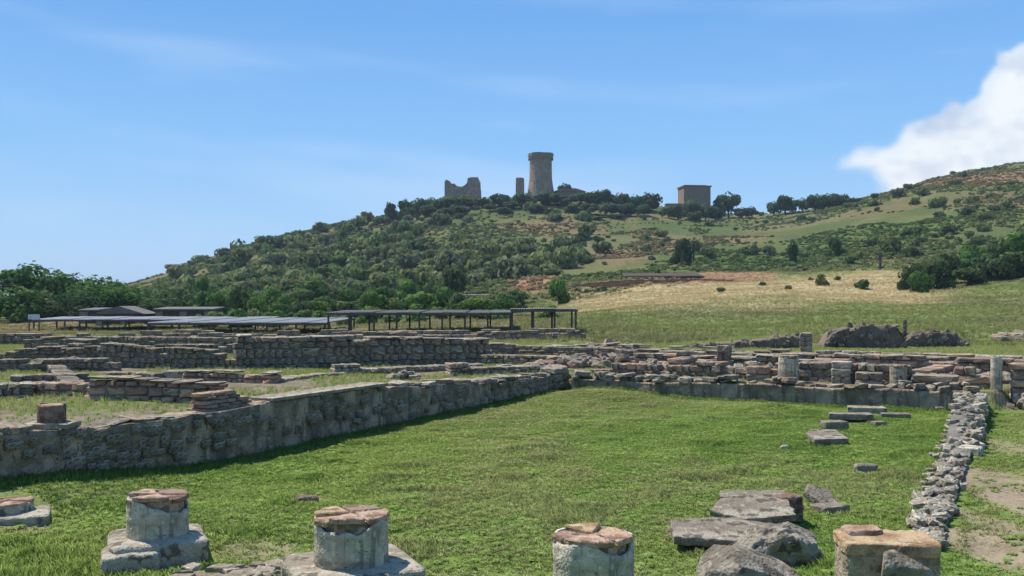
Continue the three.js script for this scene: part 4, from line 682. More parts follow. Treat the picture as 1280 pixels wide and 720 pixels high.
// ───────────────────────── hilltop buildings ─────────────────────────
function onHill(px, d, dy = 0) { const [x, z] = W(px, d); return [x, groundY(x, z) + dy, z]; }
function jagged(shape, depth, m, seed) { const g = new THREE.ExtrudeGeometry(shape, { depth, bevelEnabled: true, bevelSize: 0.12, bevelThickness: 0.12, bevelSegments: 1, curveSegments: 4 }); g.deleteAttribute('uv'); g.translate(0, 0, -depth / 2); return boxUV(g, 0.1); }
{ // round keep
  const d = 398, [x, , z] = onHill(676, d), top = at(676, 192, d).y, foot = at(676, 243, d).y, y0 = Math.min(groundY(x, z), foot) - 1.5, H = top - y0, g = new THREE.Group(); g.position.set(x, y0, z);
  const s = 398 / F, r = 14.2 * s; // metres per row
  const prof = [[r * 1.26, 0], [r * 1.22, H * 0.1], [r * 1.08, H * 0.3], [r * 1.0, H * 0.46], [r * 0.98, H * 0.88], [r * 1.07, H * 0.9], [r * 1.08, H * 0.955]];
  const lg = new THREE.LatheGeometry(prof.map(([a, b]) => new THREE.Vector2(a, b)), 40); { const p = lg.attributes.position; for (let i = 0; i < p.count; i++) { const X = p.getX(i), Y = p.getY(i), Z = p.getZ(i), q = 1 + 0.02 * fbm3(X * 0.5, Y * 0.6, Z * 0.5, 3); p.setX(i, X * q); p.setZ(i, Z * q); } } lg.deleteAttribute('uv'); lg.computeVertexNormals(); part(g, 'shaft', boxUV(lg, 0.09), M.tower);
  const deck = new THREE.CylinderGeometry(r * 1.05, r * 1.05, 0.5, 32); deck.deleteAttribute('uv'); const dk = part(g, 'parapet_walk', boxUV(deck, 0.1), M.tower); dk.position.y = H * 0.945;
  for (let i = 0; i < 16; i++) { const a = i / 16 * Math.PI * 2 + 0.2, hh = H * (0.03 + 0.016 * vn(i * 1.7, 2)), b = part(g, 'parapet_block', block(r * 0.43, hh + 0.4, 0.9), M.tower); b.position.set(Math.cos(a) * r * 1.02, H * 0.95 + hh / 2 - 0.1, Math.sin(a) * r * 1.02); b.rotation.y = -a + Math.PI / 2; }
  for (let i = 0; i < 20; i++) { const a = i / 20 * Math.PI * 2, b = part(g, 'corbel', block(0.45, 0.9, 0.6), M.tower); b.position.set(Math.cos(a) * r * 1.05, H * 0.875, Math.sin(a) * r * 1.05); b.rotation.y = -a + Math.PI / 2; }
  tag(g, 'round_tower', 'tall round stone tower with flared foot on the hilltop', 'tower');
}
{ const d = 396, [x, , z] = onHill(650, d), y0 = groundY(x, z) - 1, h = at(0, 222.5, d).y - y0, g = new THREE.Group(); g.position.set(x, y0, z); const s = new THREE.Shape(); s.moveTo(-1.75, 0); s.lineTo(-1.6, h - 0.4); s.lineTo(-1.3, h); s.lineTo(1.2, h - 0.1); s.lineTo(1.6, h - 0.7); s.lineTo(1.75, 0); s.closePath(); part(g, 'masonry', jagged(s, 2.2, M.tower, 4), M.tower); tag(g, 'ruined_pillar', 'narrow dark ruined wall pillar standing by the round tower', 'ruin'); }
{ // roofless castle walls
  const d = 392, [x, , z] = onHill(579, d), y0 = groundY(x, z) - 1.5, k = d / F, Y = (row) => at(0, row, d).y - y0, X = (px) => (px - 579) * k, g = new THREE.Group(); g.position.set(x, y0, z);
  const s = new THREE.Shape(); [[556, 262], [556, 227], [558, 225], [562, 227], [564, 230], [568, 230], [571, 233], [577, 234], [581, 232], [584, 229], [585, 223], [589, 222], [597, 222], [599, 226], [601, 240], [602, 262]].forEach(([a, b], i) => i ? s.lineTo(X(a), Y(b)) : s.moveTo(X(a), Y(b))); s.closePath();
  part(g, 'front_wall', jagged(s, 1.6, M.tower, 7), M.tower);
  const t = new THREE.Shape(); [[0, 0], [0, Y(228)], [2, Y(226)], [4, Y(232)], [7, Y(236)], [8, 0]].forEach(([a, b], i) => i ? t.lineTo(a, b) : t.moveTo(a, b)); t.closePath(); const sw = part(g, 'side_wall', jagged(t, 1.4, M.tower, 8), M.tower); sw.rotation.y = Math.PI / 2; sw.position.set(X(599) - 0.4, 0, -1); const sw2 = part(g, 'side_wall', jagged(t, 1.4, M.tower, 8), M.tower); sw2.rotation.y = Math.PI / 2; sw2.position.set(X(558), -1, -1);
  tag(g, 'castle_ruin', 'roofless castle ruin with broken stepped walls on the hilltop', 'ruin');
}
{ // square house
  const d = 372, [x, , z] = onHill(868, d), y0 = groundY(x, z) - 1, k = d / F, h = at(0, 235, d).y - y0, w = 34 * k, g = new THREE.Group(); g.position.set(x, y0, z); g.rotation.y = 0.12;
  const b = part(g, 'wall', block(w, h, 8), M.tower); b.position.y = h / 2; const r = part(g, 'roof', block(w + 0.7, 0.5, 8.7), M.tile); r.position.y = h + 0.25; const r2 = part(g, 'roof_ridge', block(w * 0.8, 0.5, 4), M.tile); r2.position.y = h + 0.7;
  for (const [u, v] of [[-0.28, 0.72], [0.05, 0.72], [0.32, 0.72], [-0.28, 0.42], [0.32, 0.42]]) { const o = part(g, 'shutter', block(0.8, 1.3, 0.2), M.timber); o.position.set(u * w, h * v, 4.02); }
  tag(g, 'square_house', 'square brown stone house with reddish roof edge on the ridge', 'house');
}
{ const d = 395, [x, , z] = onHill(712, d), y0 = groundY(x, z) - 1, h = at(0, 240.5, d).y - y0, g = new THREE.Group(); g.position.set(x, y0, z); const b = part(g, 'wall', block(11, h, 6), M.tower); b.position.y = h / 2; const s = new THREE.Shape(); s.moveTo(-6.6, 0); s.lineTo(-3.5, 1.3); s.lineTo(2.5, 1.3); s.lineTo(6.6, 0); s.closePath(); const q = new THREE.ExtrudeGeometry(s, { depth: 7, bevelEnabled: false }); q.deleteAttribute('uv'); q.translate(0, h, -3.5); part(g, 'roof', boxUV(q, 0.12), M.tile); tag(g, 'low_building', 'low building with shallow brownish roof under the round tower', 'building'); }
{ const d = 372, [x, , z] = onHill(842, d), y0 = groundY(x, z) - 1, h = at(0, 256, d).y - y0, g = new THREE.Group(); g.position.set(x, y0, z); const b = part(g, 'wall', block(6, h, 4), M.slab); b.position.y = h / 2; const r = part(g, 'roof', block(6.4, 0.3, 4.4), M.tile); r.position.y = h + 0.15; tag(g, 'stone_annexe', 'small tan stone annexe beside the square house', 'building'); }
{ // low terrace wall under the castle
  const a = W(595, 372), b = W(640, 376); stoneWall('long pale terrace wall below the castle ruin', a, b, { h: 2.2, rag: 0.25, th: 1, course: 0.7, len: 1.6, pal: 'grey', seed: 51 }); }
{ const [x, z] = hit(588, 371) ?? W(588, 150), g = new THREE.Mesh(rock(71, 6.0, 0.42, 3.2, { pow: 14, rough: 0.015, n: 8 }), M.pale[0]); g.position.set(x, groundY(x, z) - 0.05, z); tag(g, 'stone_platform', 'pale flat stone platform among the bushes at the hill foot', 'platform'); }
bank('long red-brown cut face of the dig on the slope', [[690, 362, 366], [716, 356, 364], [760, 351, 360], [800, 349, 358], [860, 348, 358], [905, 349, 357], [940, 353, 356]], 143, 7, M.orangeEarth);
canopy('low dark dig shelter on the slope above the dry grass', 782, 880, 149, 155, 345, 341.5, { panels: 6, posts: 7, material: M.rust, postM: M.post });
console.log('hill buildings');

// ───────────────────────── plants ─────────────────────────
const leafM = (r, g, b) => new THREE.MeshPhysicalMaterial({ color: lin(r, g, b), vertexColors: true, roughness: 1, specularIntensity: 0.12, transmission: 0.35, thickness: 0 });
const LM = {
  tree: [leafM(0.125, 0.22, 0.045), leafM(0.095, 0.175, 0.042), leafM(0.165, 0.27, 0.055)],
  dark: [leafM(0.07, 0.11, 0.038), leafM(0.09, 0.135, 0.048)],
  olive: [leafM(0.115, 0.145, 0.07), leafM(0.095, 0.13, 0.055)],
  scrub: [leafM(0.18, 0.225, 0.09), leafM(0.22, 0.255, 0.095), leafM(0.145, 0.205, 0.066), leafM(0.185, 0.21, 0.105), leafM(0.185, 0.205, 0.07), leafM(0.10, 0.145, 0.05)],
};
// foliage: leaf sprays spread through a crown made of several lobes; unit: half width 1, standing on 0, top at hgt
function foliage(seed, { n = 900, leaf = 0.12, lobes = 7, hgt = 1.6, flat = 0.8, gap = 0.15, low = 0.25 } = {}) {
  const r = rng(seed * 53 + 1), L = [];
  for (let i = 0; i < lobes; i++) { const a = r() * 6.283, q = Math.sqrt(r()) * 0.62, y = lerp(low, 0.78, r()) * hgt; const k = rr(0.3, 0.5, r); L.push([Math.cos(a) * q, y * (1 - 0.25 * q), Math.sin(a) * q, k, k * flat]); }
  L.push([0, hgt * 0.55, 0, 0.55, hgt * 0.4]);
  const pos = [], nor = [], col = [], v = new THREE.Vector3(), t = new THREE.Vector3(), u = new THREE.Vector3(), w = new THREE.Vector3();
  for (let i = 0; i < n; i++) {
    const [lx, ly, lz, lr, lh] = L[Math.floor(r() * L.length)];
    v.set(r() * 2 - 1, r() * 2 - 1, r() * 2 - 1); if (v.lengthSq() > 1) { i--; continue; } v.normalize();
    if (fbm3(v.x * 3 + lx * 9, v.y * 3 + seed, v.z * 3, 2) < -0.45 + gap) { if (r() < 0.8) continue; }
    const q = Math.pow(r(), 0.3) * (1 + 0.12 * fbm3(v.x * 4, v.y * 4, v.z * 4 + seed, 2));
    const X = lx + v.x * lr * q, Y = Math.max(0.02, ly + v.y * lh * q), Z = lz + v.z * lr * q;
    t.set(r() - 0.5, r() - 0.5, r() - 0.5).normalize(); w.copy(v).addScaledVector(t, 0.9).normalize(); u.crossVectors(w, t).normalize(); t.crossVectors(w, u);
    const s = leaf * rr(0.6, 1.35, r), b = rr(0.72, 1.28, r), c = [b * rr(0.9, 1.12, r), b, b * rr(0.85, 1.15, r)];
    const P = [[-s, 0, 0], [0, -s * 0.55, 0.12 * s], [s, 0, 0], [0, s * 0.55, -0.1 * s]].map(([a, e, f]) => [X + u.x * a + t.x * e + w.x * f, Y + u.y * a + t.y * e + w.y * f, Z + u.z * a + t.z * e + w.z * f]);
    const face = new THREE.Vector3().subVectors(new THREE.Vector3(...P[1]), new THREE.Vector3(...P[0])).cross(new THREE.Vector3().subVectors(new THREE.Vector3(...P[2]), new THREE.Vector3(...P[0]))); w.multiplyScalar(0.5).addScaledVector(v, 0.7).normalize(); for (const k of face.dot(w) > 0 ? [0, 1, 2, 0, 2, 3] : [0, 2, 1, 0, 3, 2]) { pos.push(...P[k]); nor.push(w.x, w.y, w.z); col.push(...c); }
  }
  const g = new THREE.BufferGeometry(); g.setAttribute('position', new THREE.Float32BufferAttribute(pos, 3)); g.setAttribute('normal', new THREE.Float32BufferAttribute(nor, 3)); g.setAttribute('color', new THREE.Float32BufferAttribute(col, 3)); return g;
}
function trunkGeo(seed, hgt, rad, limbs = 4, start = 0.35) {
  const r = rng(seed * 17 + 3), parts = []; const bend = new THREE.CatmullRomCurve3([new THREE.Vector3(0, -0.08, 0), new THREE.Vector3(rr(-0.05, 0.05, r), hgt * 0.3, rr(-0.05, 0.05, r)), new THREE.Vector3(rr(-0.1, 0.1, r), hgt * 0.7, rr(-0.1, 0.1, r))]);
  const taper = (curve, r0, r1, seg = 8, rd = 7) => { const g = new THREE.TubeGeometry(curve, seg, 1, rd, false), p = g.attributes.position, c = new THREE.Vector3(); for (let i = 0; i <= seg; i++) { curve.getPointAt(i / seg, c); const q = lerp(r0, r1, i / seg); for (let k = 0; k <= rd; k++) { const j = i * (rd + 1) + k; p.setXYZ(j, c.x + (p.getX(j) - c.x) * q, c.y + (p.getY(j) - c.y) * q, c.z + (p.getZ(j) - c.z) * q); } } g.computeVertexNormals(); return g; };
  parts.push(taper(bend, rad, rad * 0.45));
  for (let i = 0; i < limbs; i++) { const a = i / limbs * 6.283 + r(), p = bend.getPointAt(start + 0.5 * r()), e = new THREE.Vector3(Math.cos(a) * rr(0.35, 0.6, r), p.y + hgt * rr(0.2, 0.35, r), Math.sin(a) * rr(0.35, 0.6, r)), m = p.clone().lerp(e, 0.5); m.y += 0.06; parts.push(taper(new THREE.CatmullRomCurve3([p, m, e]), rad * 0.5, rad * 0.15, 5, 5)); }
  return mergeGeometries(parts);
}
const PROTO = {
  tree: [1, 2, 3, 4].map((s) => [foliage(s, { n: 2600, leaf: 0.085, lobes: 11, hgt: 1.9, low: 0.15 }), trunkGeo(s, 1.6, 0.07), 1.9]),
  bush: [5, 6, 7, 8].map((s) => [foliage(s, { n: 1300, leaf: 0.11, lobes: 8, hgt: 1.25, low: 0.1, flat: 0.75 }), trunkGeo(s, 0.9, 0.06), 1.25]),
  olive: [9, 10, 11, 12].map((s) => [foliage(s, { n: 1100, leaf: 0.12, lobes: 8, hgt: 1.35, low: 0.35, flat: 0.75 }), trunkGeo(s, 1.2, 0.075), 1.35]),
  scrub: [13, 14, 15, 16, 17, 18].map((s) => [foliage(s, { n: 420, leaf: 0.17, lobes: 6, hgt: 0.95, low: 0.05, flat: 0.7 }), null, 0.95]),
};
let pseed = 0; 
const TONE = new Map();
function plant(name, label, category, group, kind, mats, x, z, half, height, dy = 0) {
  const k = pseed++, [cg, tg, hg] = PROTO[kind][k % PROTO[kind].length], m = mats[(k * 7 + 3) % mats.length]; let o;
  if (tg) { o = new THREE.Group(); part(o, 'trunk', tg, M.bark); part(o, 'crown', cg, m); } else o = new THREE.Mesh(cg, m);
  if (TONE.has(m) && label.includes('TONE')) { label = label.replace('TONE', TONE.get(m)); group = `${group}, ${TONE.get(m)}`; }
  o.position.set(x, groundY(x, z) - 0.1 + dy, z); o.rotation.y = k * 2.399; o.scale.set(half, height / hg, half); return tag(o, name, label, category, group);
}
TONE.set(LM.scrub[0], 'grey green').set(LM.scrub[1], 'light olive').set(LM.scrub[2], 'mid green').set(LM.scrub[3], 'pale silvery').set(LM.scrub[4], 'yellowish').set(LM.scrub[5], 'deep green').set(LM.tree[0], 'fresh green').set(LM.tree[1], 'deep green').set(LM.tree[2], 'bright green').set(LM.dark[0], 'blackish green').set(LM.dark[1], 'dark green');
// a plant at a bearing and depth whose crown reaches a given row
function plantTo(name, label, category, group, kind, mats, px, d, topRow, wRows) { const [x, z] = W(px, d), y = groundY(x, z); return plant(name, label, category, group, kind, mats, x, z, wRows / 2 * d / F, Math.max(0.5, at(px, topRow, d).y - y)); }

// tree belt on the plain
const beltLabel = 'leafy TONE tree in the belt beyond the canopies', beltGroup = 'trees in the belt beyond the canopies';
for (const [px, d, row, w] of [[-60, 112, 326, 110], [-8, 124, 330, 96], [38, 130, 321, 92], [66, 128, 330, 76], [92, 132, 335, 84], [126, 136, 336, 76], [150, 128, 346, 64], [176, 134, 351, 60], [200, 144, 349, 64], [232, 150, 349, 64], [-30, 104, 350, 90], [18, 101, 352, 84], [52, 104, 358, 76], [96, 106, 356, 66], [120, 108, 350, 60], [160, 110, 352, 62], [212, 114, 357, 66], [262, 116, 360, 64], [112, 112, 340, 66], [290, 124, 358, 60], [186, 108, 366, 50]]) plantTo('leafy_tree', beltLabel, 'tree', beltGroup, 'tree', [LM.tree[1], LM.tree[1], LM.dark[1], LM.dark[1]], px, d, row, w);
// bright bushy growth along the hill foot
const footLabel = 'TONE bushy tree at the foot of the hill', footGroup = 'bushy trees along the hill foot';
{ const r = rng(88); for (let px = 236; px < 650; px += rr(13, 22, r)) { const d = rr(104, 128, r); plantTo('bushy_tree', footLabel, 'tree', footGroup, r() < 0.45 ? 'tree' : 'bush', [LM.tree[1], LM.tree[0], LM.dark[1], LM.tree[1]], px, d, rr(352, 377, r), rr(26, 66, r)); } for (let px = 250; px < 560; px += rr(22, 36, r)) { const d = rr(138, 165, r); plantTo('bushy_tree', footLabel, 'tree', footGroup, r() < 0.5 ? 'tree' : 'bush', [LM.tree[1], LM.tree[0], LM.scrub[2]], px, d, rr(340, 358, r), rr(26, 54, r)); } }
{ const r = rng(404); for (let px = 250; px < 690; px += rr(20, 34, r)) { const d = rr(84, 98, r); plantTo('dig_shrub', 'ragged TONE shrub close behind the shelters', 'bush', 'shrubs close behind the shelters', 'bush', [LM.tree[1], LM.scrub[2], LM.tree[0], LM.scrub[0]], px, d, rr(378, 392, r), rr(24, 50, r)); } }
plantTo('dark_evergreen', 'dark rounded evergreen beside the pale stone platform', 'tree', undefined, 'bush', LM.dark, 566, 146, 330, 54);
plantTo('dark_evergreen', 'dark bushy tree alone on the slope above the dig shelter', 'tree', undefined, 'bush', LM.dark, 851, 185, 294, 38);
plantTo('dark_evergreen', 'dark narrow shrub standing on the green slope', 'tree', undefined, 'bush', LM.dark, 990, 195, 296, 18);
plantTo('dark_evergreen', 'dark upright bush on the green slope with a pale skirt', 'tree', undefined, 'bush', LM.dark, 1046, 195, 294, 26);
plantTo('green_bush', 'rounded green bush beside the orange bare soil', 'bush', undefined, 'bush', LM.tree, 698, 128, 345, 36);
plantTo('green_bush', 'small upright green bush in the dry grass', 'bush', undefined, 'bush', LM.scrub, 1028, 122, 340, 20);
plantTo('dark_shrub', 'low dark shrub at the edge of the dry grass', 'bush', undefined, 'bush', LM.dark, 902, 118, 357, 15);
for (const [px, d, row, w] of [[1160, 112, 318, 62], [1190, 120, 320, 60], [1232, 122, 312, 66], [1262, 134, 290, 72], [1292, 126, 285, 80], [1215, 112, 332, 54], [1250, 140, 296, 54], [1150, 108, 334, 40], [1138, 112, 326, 40], [1176, 116, 314, 56], [1206, 128, 310, 56], [1244, 116, 318, 60], [1276, 118, 312, 64], [1222, 134, 303, 50]]) plantTo('thicket_tree', 'dense TONE tree in the thicket above the meadow', 'tree', 'trees of the thicket above the meadow', 'bush', [LM.dark[1], LM.tree[1], LM.dark[0]], px, d, row, w);
// hilltop olives
for (const [where, list] of [
  ['on the hill shoulder past the castle ruin', [[487, 362, 252, 22], [506, 366, 249, 24], [524, 368, 246, 30], [510, 352, 259, 24], [536, 356, 256, 30], [549, 364, 249, 28]]],
  ['in front of the castle ruin', [[566, 362, 246, 34], [586, 364, 247, 36], [602, 366, 248, 28], [576, 350, 258, 30], [556, 350, 260, 28]]],
  ['between castle ruin and round tower', [[624, 368, 242, 32], [640, 360, 252, 30], [612, 356, 256, 26], [632, 350, 260, 28]]],
  ['at the foot of the round tower', [[656, 364, 242, 38], [678, 366, 240, 36], [694, 364, 242, 32], [668, 352, 256, 34], [690, 348, 262, 30]]],
  ['in the grove between round tower and square house', [[710, 364, 244, 36], [726, 366, 241, 34], [744, 364, 238, 34], [758, 366, 237, 32], [776, 364, 241, 34], [794, 362, 244, 32], [811, 362, 240, 38], [716, 350, 256, 34], [737, 350, 254, 34], [757, 346, 254, 42], [784, 348, 254, 36], [805, 350, 256, 30], [728, 338, 268, 30], [748, 336, 272, 28], [770, 340, 268, 28]]],
  ['in front of the square house', [[864, 352, 250, 38], [848, 346, 255, 32], [882, 350, 255, 30], [895, 354, 259, 24], [836, 348, 257, 28], [870, 338, 264, 30]]],
]) for (const [px, d, row, w] of list) plantTo('hilltop_tree', `rounded dark tree ${where}`, 'tree', `hilltop trees ${where}`, 'olive', [LM.olive[1], LM.dark[1], LM.dark[0], LM.dark[1]], px, d, row - 2, w);
plantTo('olive_tree', 'tree with clear trunk and round crown beside the square house', 'tree', undefined, 'olive', LM.dark, 911, 368, 238, 38);
plantTo('olive_tree', 'dark tree just behind the round tower', 'tree', undefined, 'olive', LM.dark, 706, 402, 227, 22);
for (const [px, d, row, w] of [[968, 372, 250, 24], [982, 370, 241, 34], [1004, 364, 246, 30], [1020, 362, 240, 34], [1036, 360, 240, 34], [1054, 356, 241, 30], [1068, 352, 246, 22], [940, 368, 256, 20], [928, 364, 258, 24]]) plantTo('ridge_tree', 'flat-topped dark tree on the ridge saddle under the cloud', 'tree', 'trees on the ridge saddle', 'olive', LM.dark, px, d, row, w);

// scrub on the slopes: the nearest and largest as plants of their own
const zone = (px) => px < 330 ? 'on the outer shoulder of the hill' : px < 470 ? 'on the long slope past the castle ruin' : px < 620 ? 'on the slope below the castle ruin' : px < 800 ? 'on the slope below the round tower' : px < 1000 ? 'on the slope below the square house' : 'on the broad slope above the thicket';
const spots = []; { const r = rng(1234);
  for (let i = 0; i < 1750 && spots.length < 1300; i++) { const px = rr(190, 800, r), py = rr(250, 380, r), p = hit(px, py, 100, 420); if (!p) continue; const d = -p[1]; if (d < 125) continue; const q = fbm(p[0] * 0.02, p[1] * 0.02, 31, 3); const dens = px > 700 ? smooth(px, 800, 700) * smooth(py, 345, 300) * (py > 275 ? 0.9 : 0.3) : 1; if (q < 0.41 - 0.1 * smooth(px, 460, 330) + 0.08 * r() || r() > dens) continue; if (px > 600 && px < 780 && py > 276 && py < 292 && r() < 0.8) continue; if (d > 318 && px > 590 && r() < 0.85) continue; spots.push([p[0], p[1], (0.8 + 3.0 * Math.pow(r(), 2.2)) * (0.75 + 0.6 * q), px]); }
  for (let i = 0; i < 420; i++) { const px = rr(800, 1300, r), py = rr(212, 330, r), p = hit(px, py, 100, 420); if (!p || -p[1] < 165) continue; if (fbm(p[0] * 0.025, p[1] * 0.025, 12, 3) < 0.44) continue; spots.push([p[0], p[1], 0.6 + 2.0 * Math.pow(r(), 2), px]); } }
spots.sort((a, b) => b[2] / -b[1] - a[2] / -a[1]);
spots.slice(0, 300).forEach(([x, z, s, px]) => { const k = h3(Math.round(x * 10), Math.round(z * 10), 5); const b = plant('scrub_bush', `rounded TONE scrub bush ${zone(px)}`, 'bush', `scrub bushes ${zone(px)}`, 'scrub', LM.scrub, x, z, s * (0.9 + 0.3 * k), s * (0.8 + 0.7 * k)); b.scale.x *= 0.75 + 0.7 * h3(Math.round(z * 10), 3, 8); });
{ const rest = spots.slice(300), geos = PROTO.scrub.slice(0, 3), white = leafM(1, 1, 1), o = new THREE.Object3D();
  geos.forEach(([g], q) => { const mine = rest.filter((_, i) => i % 3 === q), im = new THREE.InstancedMesh(g, white, mine.length); mine.forEach(([x, z, s], i) => { o.position.set(x, groundY(x, z) - 0.1, z); o.rotation.y = i * 2.4; o.scale.set(s, s * (0.9 + 0.5 * h3(i, 3, q)), s); o.updateMatrix(); im.setMatrixAt(i, o.matrix); const c = LM.scrub[Math.floor(h3(i, q, 9) * LM.scrub.length)].color; im.setColorAt(i, c); }); setting(im, 'hillside_scrub', 'stuff', ['dense low scrub covering the far hillside', 'grey green undergrowth covering the far hillside', 'olive coloured undergrowth covering the far hillside'][q], 'scrub'); });
}
{ // low herbs and tussocks over all the slopes
  const r = rng(777), list = [], o = new THREE.Object3D(), c = new THREE.Color(), g = foliage(91, { n: 90, leaf: 0.34, lobes: 5, hgt: 0.7, low: 0.1 });
  for (let i = 0; i < 60000; i++) { const d = 135 + 275 * Math.pow(r(), 0.8), px = rr(150, 1310, r), x = (px - 640) / F * d, z = -d, open = smooth(px, 660, 760); if (fbm(x * 0.05, z * 0.05, 21, 3) < 0.40 + 0.02 * open + 0.1 * r()) continue; if (open < 0.5 && r() < 0.3) continue; if (d > 325 && px > 560 && px < 960 && r() < 0.7) continue; list.push([x, z, rr(0.4, 1.0 + 0.8 * r() * r(), r) * lerp(1, 0.8, open)]); }
  const im = new THREE.InstancedMesh(g, leafM(1, 1, 1), list.length);
  list.forEach(([x, z, s], i) => { o.position.set(x, groundY(x, z) - 0.1, z); o.rotation.y = i * 2.4; o.scale.set(s * 0.75, s * rr(0.5, 0.95, r), s * 0.75); o.updateMatrix(); im.setMatrixAt(i, o.matrix); const q = groundCol(x, z), k = rr(1.5, 2.3, r), gr = rr(0, 0.5, r); c.setRGB(lerp(q[0], 0.08, gr) * k, lerp(q[1], 0.115, gr) * k, lerp(q[2], 0.04, gr) * k); im.setColorAt(i, c); });
  setting(im, 'slope_herbs', 'stuff', 'low mottled herbs and tussocks covering the slopes', 'herbs');
}
// dark clumps dotted over the dry meadow
for (const [px, py, w, lab] of [[953, 357, 1.1, 'small dark tussock in the dry grass by the upright bush'], [986, 362, 1.1, 'dark round tussock beside the dry grass path'], [1013, 350, 0.8, 'tiny dark tussock behind the upright green bush'], [1046, 350, 1.0, 'small dark tussock on the far side of the dry grass'], [1080, 361, 1.9, 'brownish broad tussock in the dry grass near the thicket']]) { const p = hit(px, py); plant('dark_tussock', lab, 'bush', undefined, 'scrub', LM.dark, p[0], p[1], w * 0.65, w * 0.65); }
{ const p = hit(1100, 337), g = new THREE.Group(); g.position.set(p[0], groundY(p[0], p[1]), p[1]); const b = part(g, 'post', block(0.35, 2.0, 0.35), M.post); b.position.y = 0.9; const c = part(g, 'cap', block(0.6, 0.5, 0.5), M.post); c.position.y = 2.0; tag(g, 'marker_post', 'short dark post at the top of the dry grass', 'post'); }
console.log('plants', spots.length);

// ───────────────────────── grass ─────────────────────────
// turn every face to the side its normals point to
function agree(g) { if (g.index) { const p = g.attributes.position, n = g.attributes.normal, ix = g.index.array, a = new THREE.Vector3(), b = new THREE.Vector3(), c = new THREE.Vector3(), m = new THREE.Vector3(); for (let i = 0; i < ix.length; i += 3) { a.fromBufferAttribute(p, ix[i]); b.fromBufferAttribute(p, ix[i + 1]).sub(a); c.fromBufferAttribute(p, ix[i + 2]).sub(a); m.fromBufferAttribute(n, ix[i]); if (b.cross(c).dot(m) < 0) { const t = ix[i + 1]; ix[i + 1] = ix[i + 2]; ix[i + 2] = t; } } } return g; }
function tuft(seed, blades, wide, lean) {
  const r = rng(seed), pos = [], nor = [], idx = [];
  for (let i = 0; i < blades; i++) { const a = r() * 6.283, q = r() * 0.45, bx = Math.cos(a) * q, bz = Math.sin(a) * q, h = rr(0.55, 1, r), la = a + rr(-0.8, 0.8, r), ll = rr(0.2, lean, r), w = wide * rr(0.7, 1.2, r), tx = -Math.sin(la + 1.57 * 0) * w, tz = Math.cos(la) * w, k = pos.length / 3;
    const mx = bx + Math.cos(la) * ll * 0.35, mz = bz + Math.sin(la) * ll * 0.35, ex = bx + Math.cos(la) * ll, ez = bz + Math.sin(la) * ll;
    pos.push(bx - tx, 0, bz - tz, bx + tx, 0, bz + tz, mx - tx * 0.8, h * 0.6, mz - tz * 0.8, mx + tx * 0.8, h * 0.6, mz + tz * 0.8, ex, h, ez);
    const n = new THREE.Vector3(Math.cos(la), 0.75, Math.sin(la)).normalize(); for (let e = 0; e < 5; e++) nor.push(n.x, n.y, n.z);
    idx.push(k, k + 1, k + 2, k + 1, k + 3, k + 2, k + 2, k + 3, k + 4); }
  const g = new THREE.BufferGeometry(); g.setAttribute('position', new THREE.Float32BufferAttribute(pos, 3)); g.setAttribute('normal', new THREE.Float32BufferAttribute(nor, 3)); g.setIndex(idx); return agree(g);
}
const grassM = new THREE.MeshPhysicalMaterial({ color: lin(1, 1, 1), roughness: 1, specularIntensity: 0.1, transmission: 0.4, thickness: 0 });
const CELL = new Map(); for (const k of KEEP) { for (let i = Math.floor(k[0] - k[2]); i <= Math.floor(k[0] + k[2]); i++) for (let j = Math.floor(k[1] - k[2]); j <= Math.floor(k[1] + k[2]); j++) { const q = i + ':' + j; if (!CELL.has(q)) CELL.set(q, []); CELL.get(q).push(k); } }
const blocked = (x, z) => { const c = CELL.get(Math.floor(x) + ':' + Math.floor(z)); if (!c) return false; for (const [a, b, r] of c) if ((x - a) ** 2 + (z - b) ** 2 < r * r) return true; return false; };
function grassField(name, label, geo, list) {                           // list: [x, z, height, width, colour]
  const im = new THREE.InstancedMesh(geo, grassM, list.length), o = new THREE.Object3D(), c = new THREE.Color();
  list.forEach(([x, z, h, w, q], i) => { o.position.set(x, groundY(x, z) - 0.008, z); o.rotation.set((h3(i, 1, 2) - 0.5) * 0.3, h3(i, 7, 1) * 6.283, (h3(i, 4, 8) - 0.5) * 0.3); o.scale.set(w, h, w); o.updateMatrix(); im.setMatrixAt(i, o.matrix); c.setRGB(q[0], q[1], q[2]); im.setColorAt(i, c); });
  setting(im, name, 'stuff', label, 'grass');
}
const G1 = [0.275, 0.41, 0.085], G2 = [0.35, 0.455, 0.11], G3 = [0.44, 0.445, 0.18], G4 = [0.22, 0.345, 0.068];
